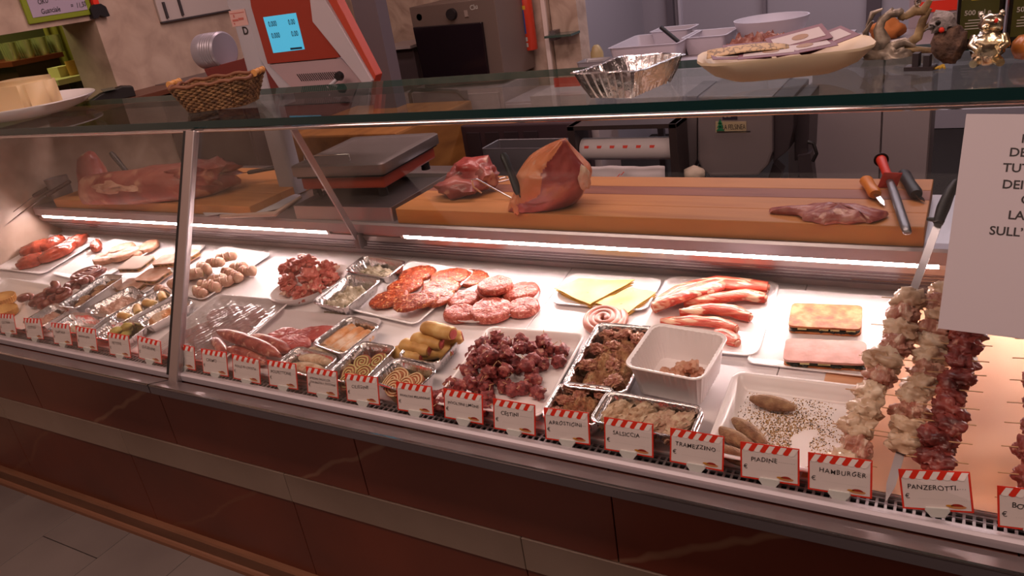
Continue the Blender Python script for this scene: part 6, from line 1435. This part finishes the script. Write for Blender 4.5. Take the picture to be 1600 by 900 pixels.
wrapq(.24, .30, math.radians(205), math.radians(270), 'upper_blue_label', pm('can_blue', '#2c4a8c', .35))
for i in range(5): wrapq(.105+.02*i, .112+.02*i, math.radians(212), math.radians(262), 'label_text', TINW, .0379)
for i in range(2):
    for j in range(2): wrapq(.02+.03*j, .042+.03*j, math.radians(215+38*i), math.radians(240+38*i), 'pictogram', TINW, .0378)
MB().box((-.012, .03, .1), (.012, .059, .2)).build('wall_clip', DGREY, cn)
a = at_y(853, 58, 3.98)
ws = empty('glass_wall_shelf', 'small green glass shelf on a bracket on the marble pillar', 'shelf', TR(a.x+.05, 3.97, a.z))
MB().box((-.03, -.05, 0), (.13, .069, .012)).build('glass_plate', pm('green_glass', '#3e5048', .1), ws)
MB().box((-.02, .0, -.02), (.01, .069, .03)).build('bracket', STEEL_D, ws)
# wall things at left
gs0 = at_x(47, 38, -3.335); gs1 = at_x(147, 22, -3.335)
gf = empty('green_framed_notice', 'white handwritten notice in a lime green frame on the left wall', 'notice', TR(-3.348, (gs0.y+gs1.y)/2, (gs0.z+gs1.z)/2) @ RZ(90))
gw = gs1.y-gs0.y
MB().box((-gw/2, -.012, 0), (gw/2, 0, .30)).build('frame', pm('lime', '#7c8a1e', .5), gf, bevel=.003)
MB().box((-gw/2+.022, -.014, .022), (gw/2-.022, -.012, .28)).build('sheet', pm('sheet_lilac', '#a89aae', .5), gf)
for i, (x, z, t_) in enumerate([(-.085, .030, 'Guanciale'), (.050, .036, '≈'), (.075, .034, '11,50'), (-.085, .068, 'OKU'), (-.005, .075, 'X1'), (.06, .085, '2,00')]):
    if t_ == '≈': t_ = '='
    put('handwriting', text_mesh(t_, .028, INK, bold=.0003, jitter=5, shear=.2), None, gf, M=TR(x, -.0148, z) @ RX(90) @ RY(0) @ SC(.78, 1, 1))
q = at_x(153, 24, -3.34)
kn = empty('hanging_tool', 'small black hanging tool with a red top beside the green frame', 'tool', TR(-3.335, q.y, q.z))
MB().prism([(-.035, .03), (-.02, .045), (.02, .045), (.04, .03), (.045, -.01), (.02, -.012), (0, 0), (-.015, -.012), (-.035, -.01)], 'x', -.012, .012).build('body', BLACK, kn)
MB().box((-.008, -.012, .045), (.012, .014, .10)).build('red_top', PRINTRED, kn)
a = at_x(258, 26, -3.30); b = at_x(362, 22, -3.30)
mc = empty('wall_cabinet', 'white wall cabinet with two dark handles on the left marble wall', 'cabinet', TR(-3.349, a.y, (a.z+b.z)/2))
MB().box((0, 0, 0), (.014, .52, .5)).build('body', pm('cab_white', '#b4a8a4', .5), mc, bevel=.003)
for y in (.03, .12): MB().box((.014, y, .012), (.024, y+.012, .085)).build('handle', DGREY, mc, bevel=.002)
MB().box((0, 0, -.006), (.018, .52, 0)).build('bottom_edge', DGREY, mc)
# things seen through the hatch
ba = at_x(22, 100, -4.35); bb_ = at_x(92, 90, -4.35); bz = at_x(55, 89, -4.35).z
bx = empty('dark_wooden_bar', 'dark brown wooden counter seen through the serving hatch', 'counter', TR(0, 0, 0))
MB().box((-4.9, ba.y, .41), (-4.35, bb_.y, bz-.025)).build('body', pm('bar_brown', '#3c2018', .5), bx)
MB().box((-4.92, ba.y-.02, bz-.025), (-4.33, bb_.y+.02, bz)).build('top', pm('bar_top', '#6c2c1c', .4), bx)
GL_ = glass_mat('drinking_glass', '#eef0d8', 1.6)
m = MB(); m.lathe([(.025, 0), (.032, .09), (.030, .09), (.023, .004)], 20); gm = m.mesh('drinking_glass', 60); gm.materials.append(pm('gleaming_glass', '#c8c890', .08, .7))
for i in range(12):
    put('drinking_glass', gm, None, label='small gleaming glass in the cluster on the bar beyond the hatch', cat='glass', group='glasses on the bar beyond the hatch', M=TR(-4.40-.075*(i//4), ba.y+.04+.085*(i % 4)+.03*(i//4), bz+.0005))
ta = at_x(94, 124, -3.95); tb_ = at_x(142, 116, -3.95); tz = at_x(120, 116, -3.95).z
tt = empty('small_side_table', 'small pale table beyond the serving hatch', 'table', TR(-3.95, (ta.y+tb_.y)/2, 0))
MB().box((-.25, -.17, tz-.025), (.12, .17, tz)).build('tabletop', pm('olive_cream', '#b4ac74', .6), tt)
MB().box((-.03, -.03, 0), (.03, .03, tz-.025)).build('leg', DGREY, tt)
m = MB(); m.lathe([(.022, 0), (.024, .07), (.02, .07), (.02, .004)], 18); thing(m, 'amber_cup', pm('amber', '#a87c3c', .3), TR(-3.93, tb_.y-.10, tz+.0005), 'amber cup on the pale table beyond the hatch', 'cup')
m = MB(); m.box((-.045, -.04, 0), (.045, .04, .05)); thing(m, 'cream_box', pm('cream_box', '#c0b47c', .6), TR(-4.0, ta.y+.05, tz+.0005), 'cream box on the pale table beyond the hatch', 'box', None, None)
ca = at_x(84, 70, -4.9); m = MB(); m.loft([[(-4.95+.012*math.sin(i*1.3), ca.y+.30*i/24, z) for i in range(25)] for z in (1.0, 2.3)], c0=False, c1=False, closed=False); o = thing(m, 'yellow_curtain', pm('curtain', '#a89c44', .8), Matrix(), 'yellow green curtain at the back of the room beyond the hatch', 'curtain')
o.modifiers.new('s', 'SOLIDIFY').thickness = .002
# objects glimpsed below the shelf line in the middle
ch = empty('folding_chair', 'grey chair with a black tubular back behind the counter', 'chair', TR(-2.2, 3.48, 0))
a = at_y(640, 146, 3.48); b = at_y(735, 175, 3.48)
m = MB(); m.tube([(a.x+2.2, 0, .6), (a.x+2.2, 0, a.z), (a.x+2.23, 0, a.z+.02), (b.x-.06+2.2, 0, a.z-.005), (b.x+2.2, 0, a.z-.06), (b.x+2.23, 0, .6)], .011, 8); m.build('back_frame', BLACK, ch, smooth=60)
MB().box((a.x+2.22, -.004, .62), (b.x+2.2, .004, a.z-.0)).build('back_panel', pm('chair_grey', '#6e666e', .4), ch)
MB().box((a.x+2.2, -.40, .44), (b.x+2.23, .0, .47)).build('seat', pm('chair_grey', '#6e666e', .4), ch, bevel=.004)
for x in (a.x+2.21, b.x+2.21):
    for y in (-.38, -.01): MB().box((x-.01, y, 0), (x+.01, y+.02, .60 if y > -.1 else .44)).build('leg', BLACK, ch)
du = empty('drawer_unit', 'pale grey drawer unit behind the counter left of the marble pillar', 'drawer unit', TR(0, 0, 0))
a = at_y(800, 130, 3.3); MB().box((-2.08, 3.5, 0), (-1.83, 3.9, .88)).build('body', pm('drawer_pale', '#a89ca4', .5), du, bevel=.003)
for i in range(3): MB().box((-2.07, 3.485, .58+.1*i), (-1.84, 3.5, .67+.1*i)).build('drawer', pm('drawer_face', '#b2a6ae', .5), du, bevel=.002)
wc = empty('white_cabinet', 'white cabinet with a red sticker beside the foil tray', 'cabinet', TR(0, 0, 0))
MB().box((-1.72, 3.12, 0), (-1.40, 3.34, .98)).build('body', pm('cab_w2', '#b0a4a8', .5), wc, bevel=.003)
a = at_y(865, 122, 3.12); MB().box((a.x, 3.117, a.z-.04), (a.x+.125, 3.12, a.z)).build('red_sticker', PRINTRED, wc)
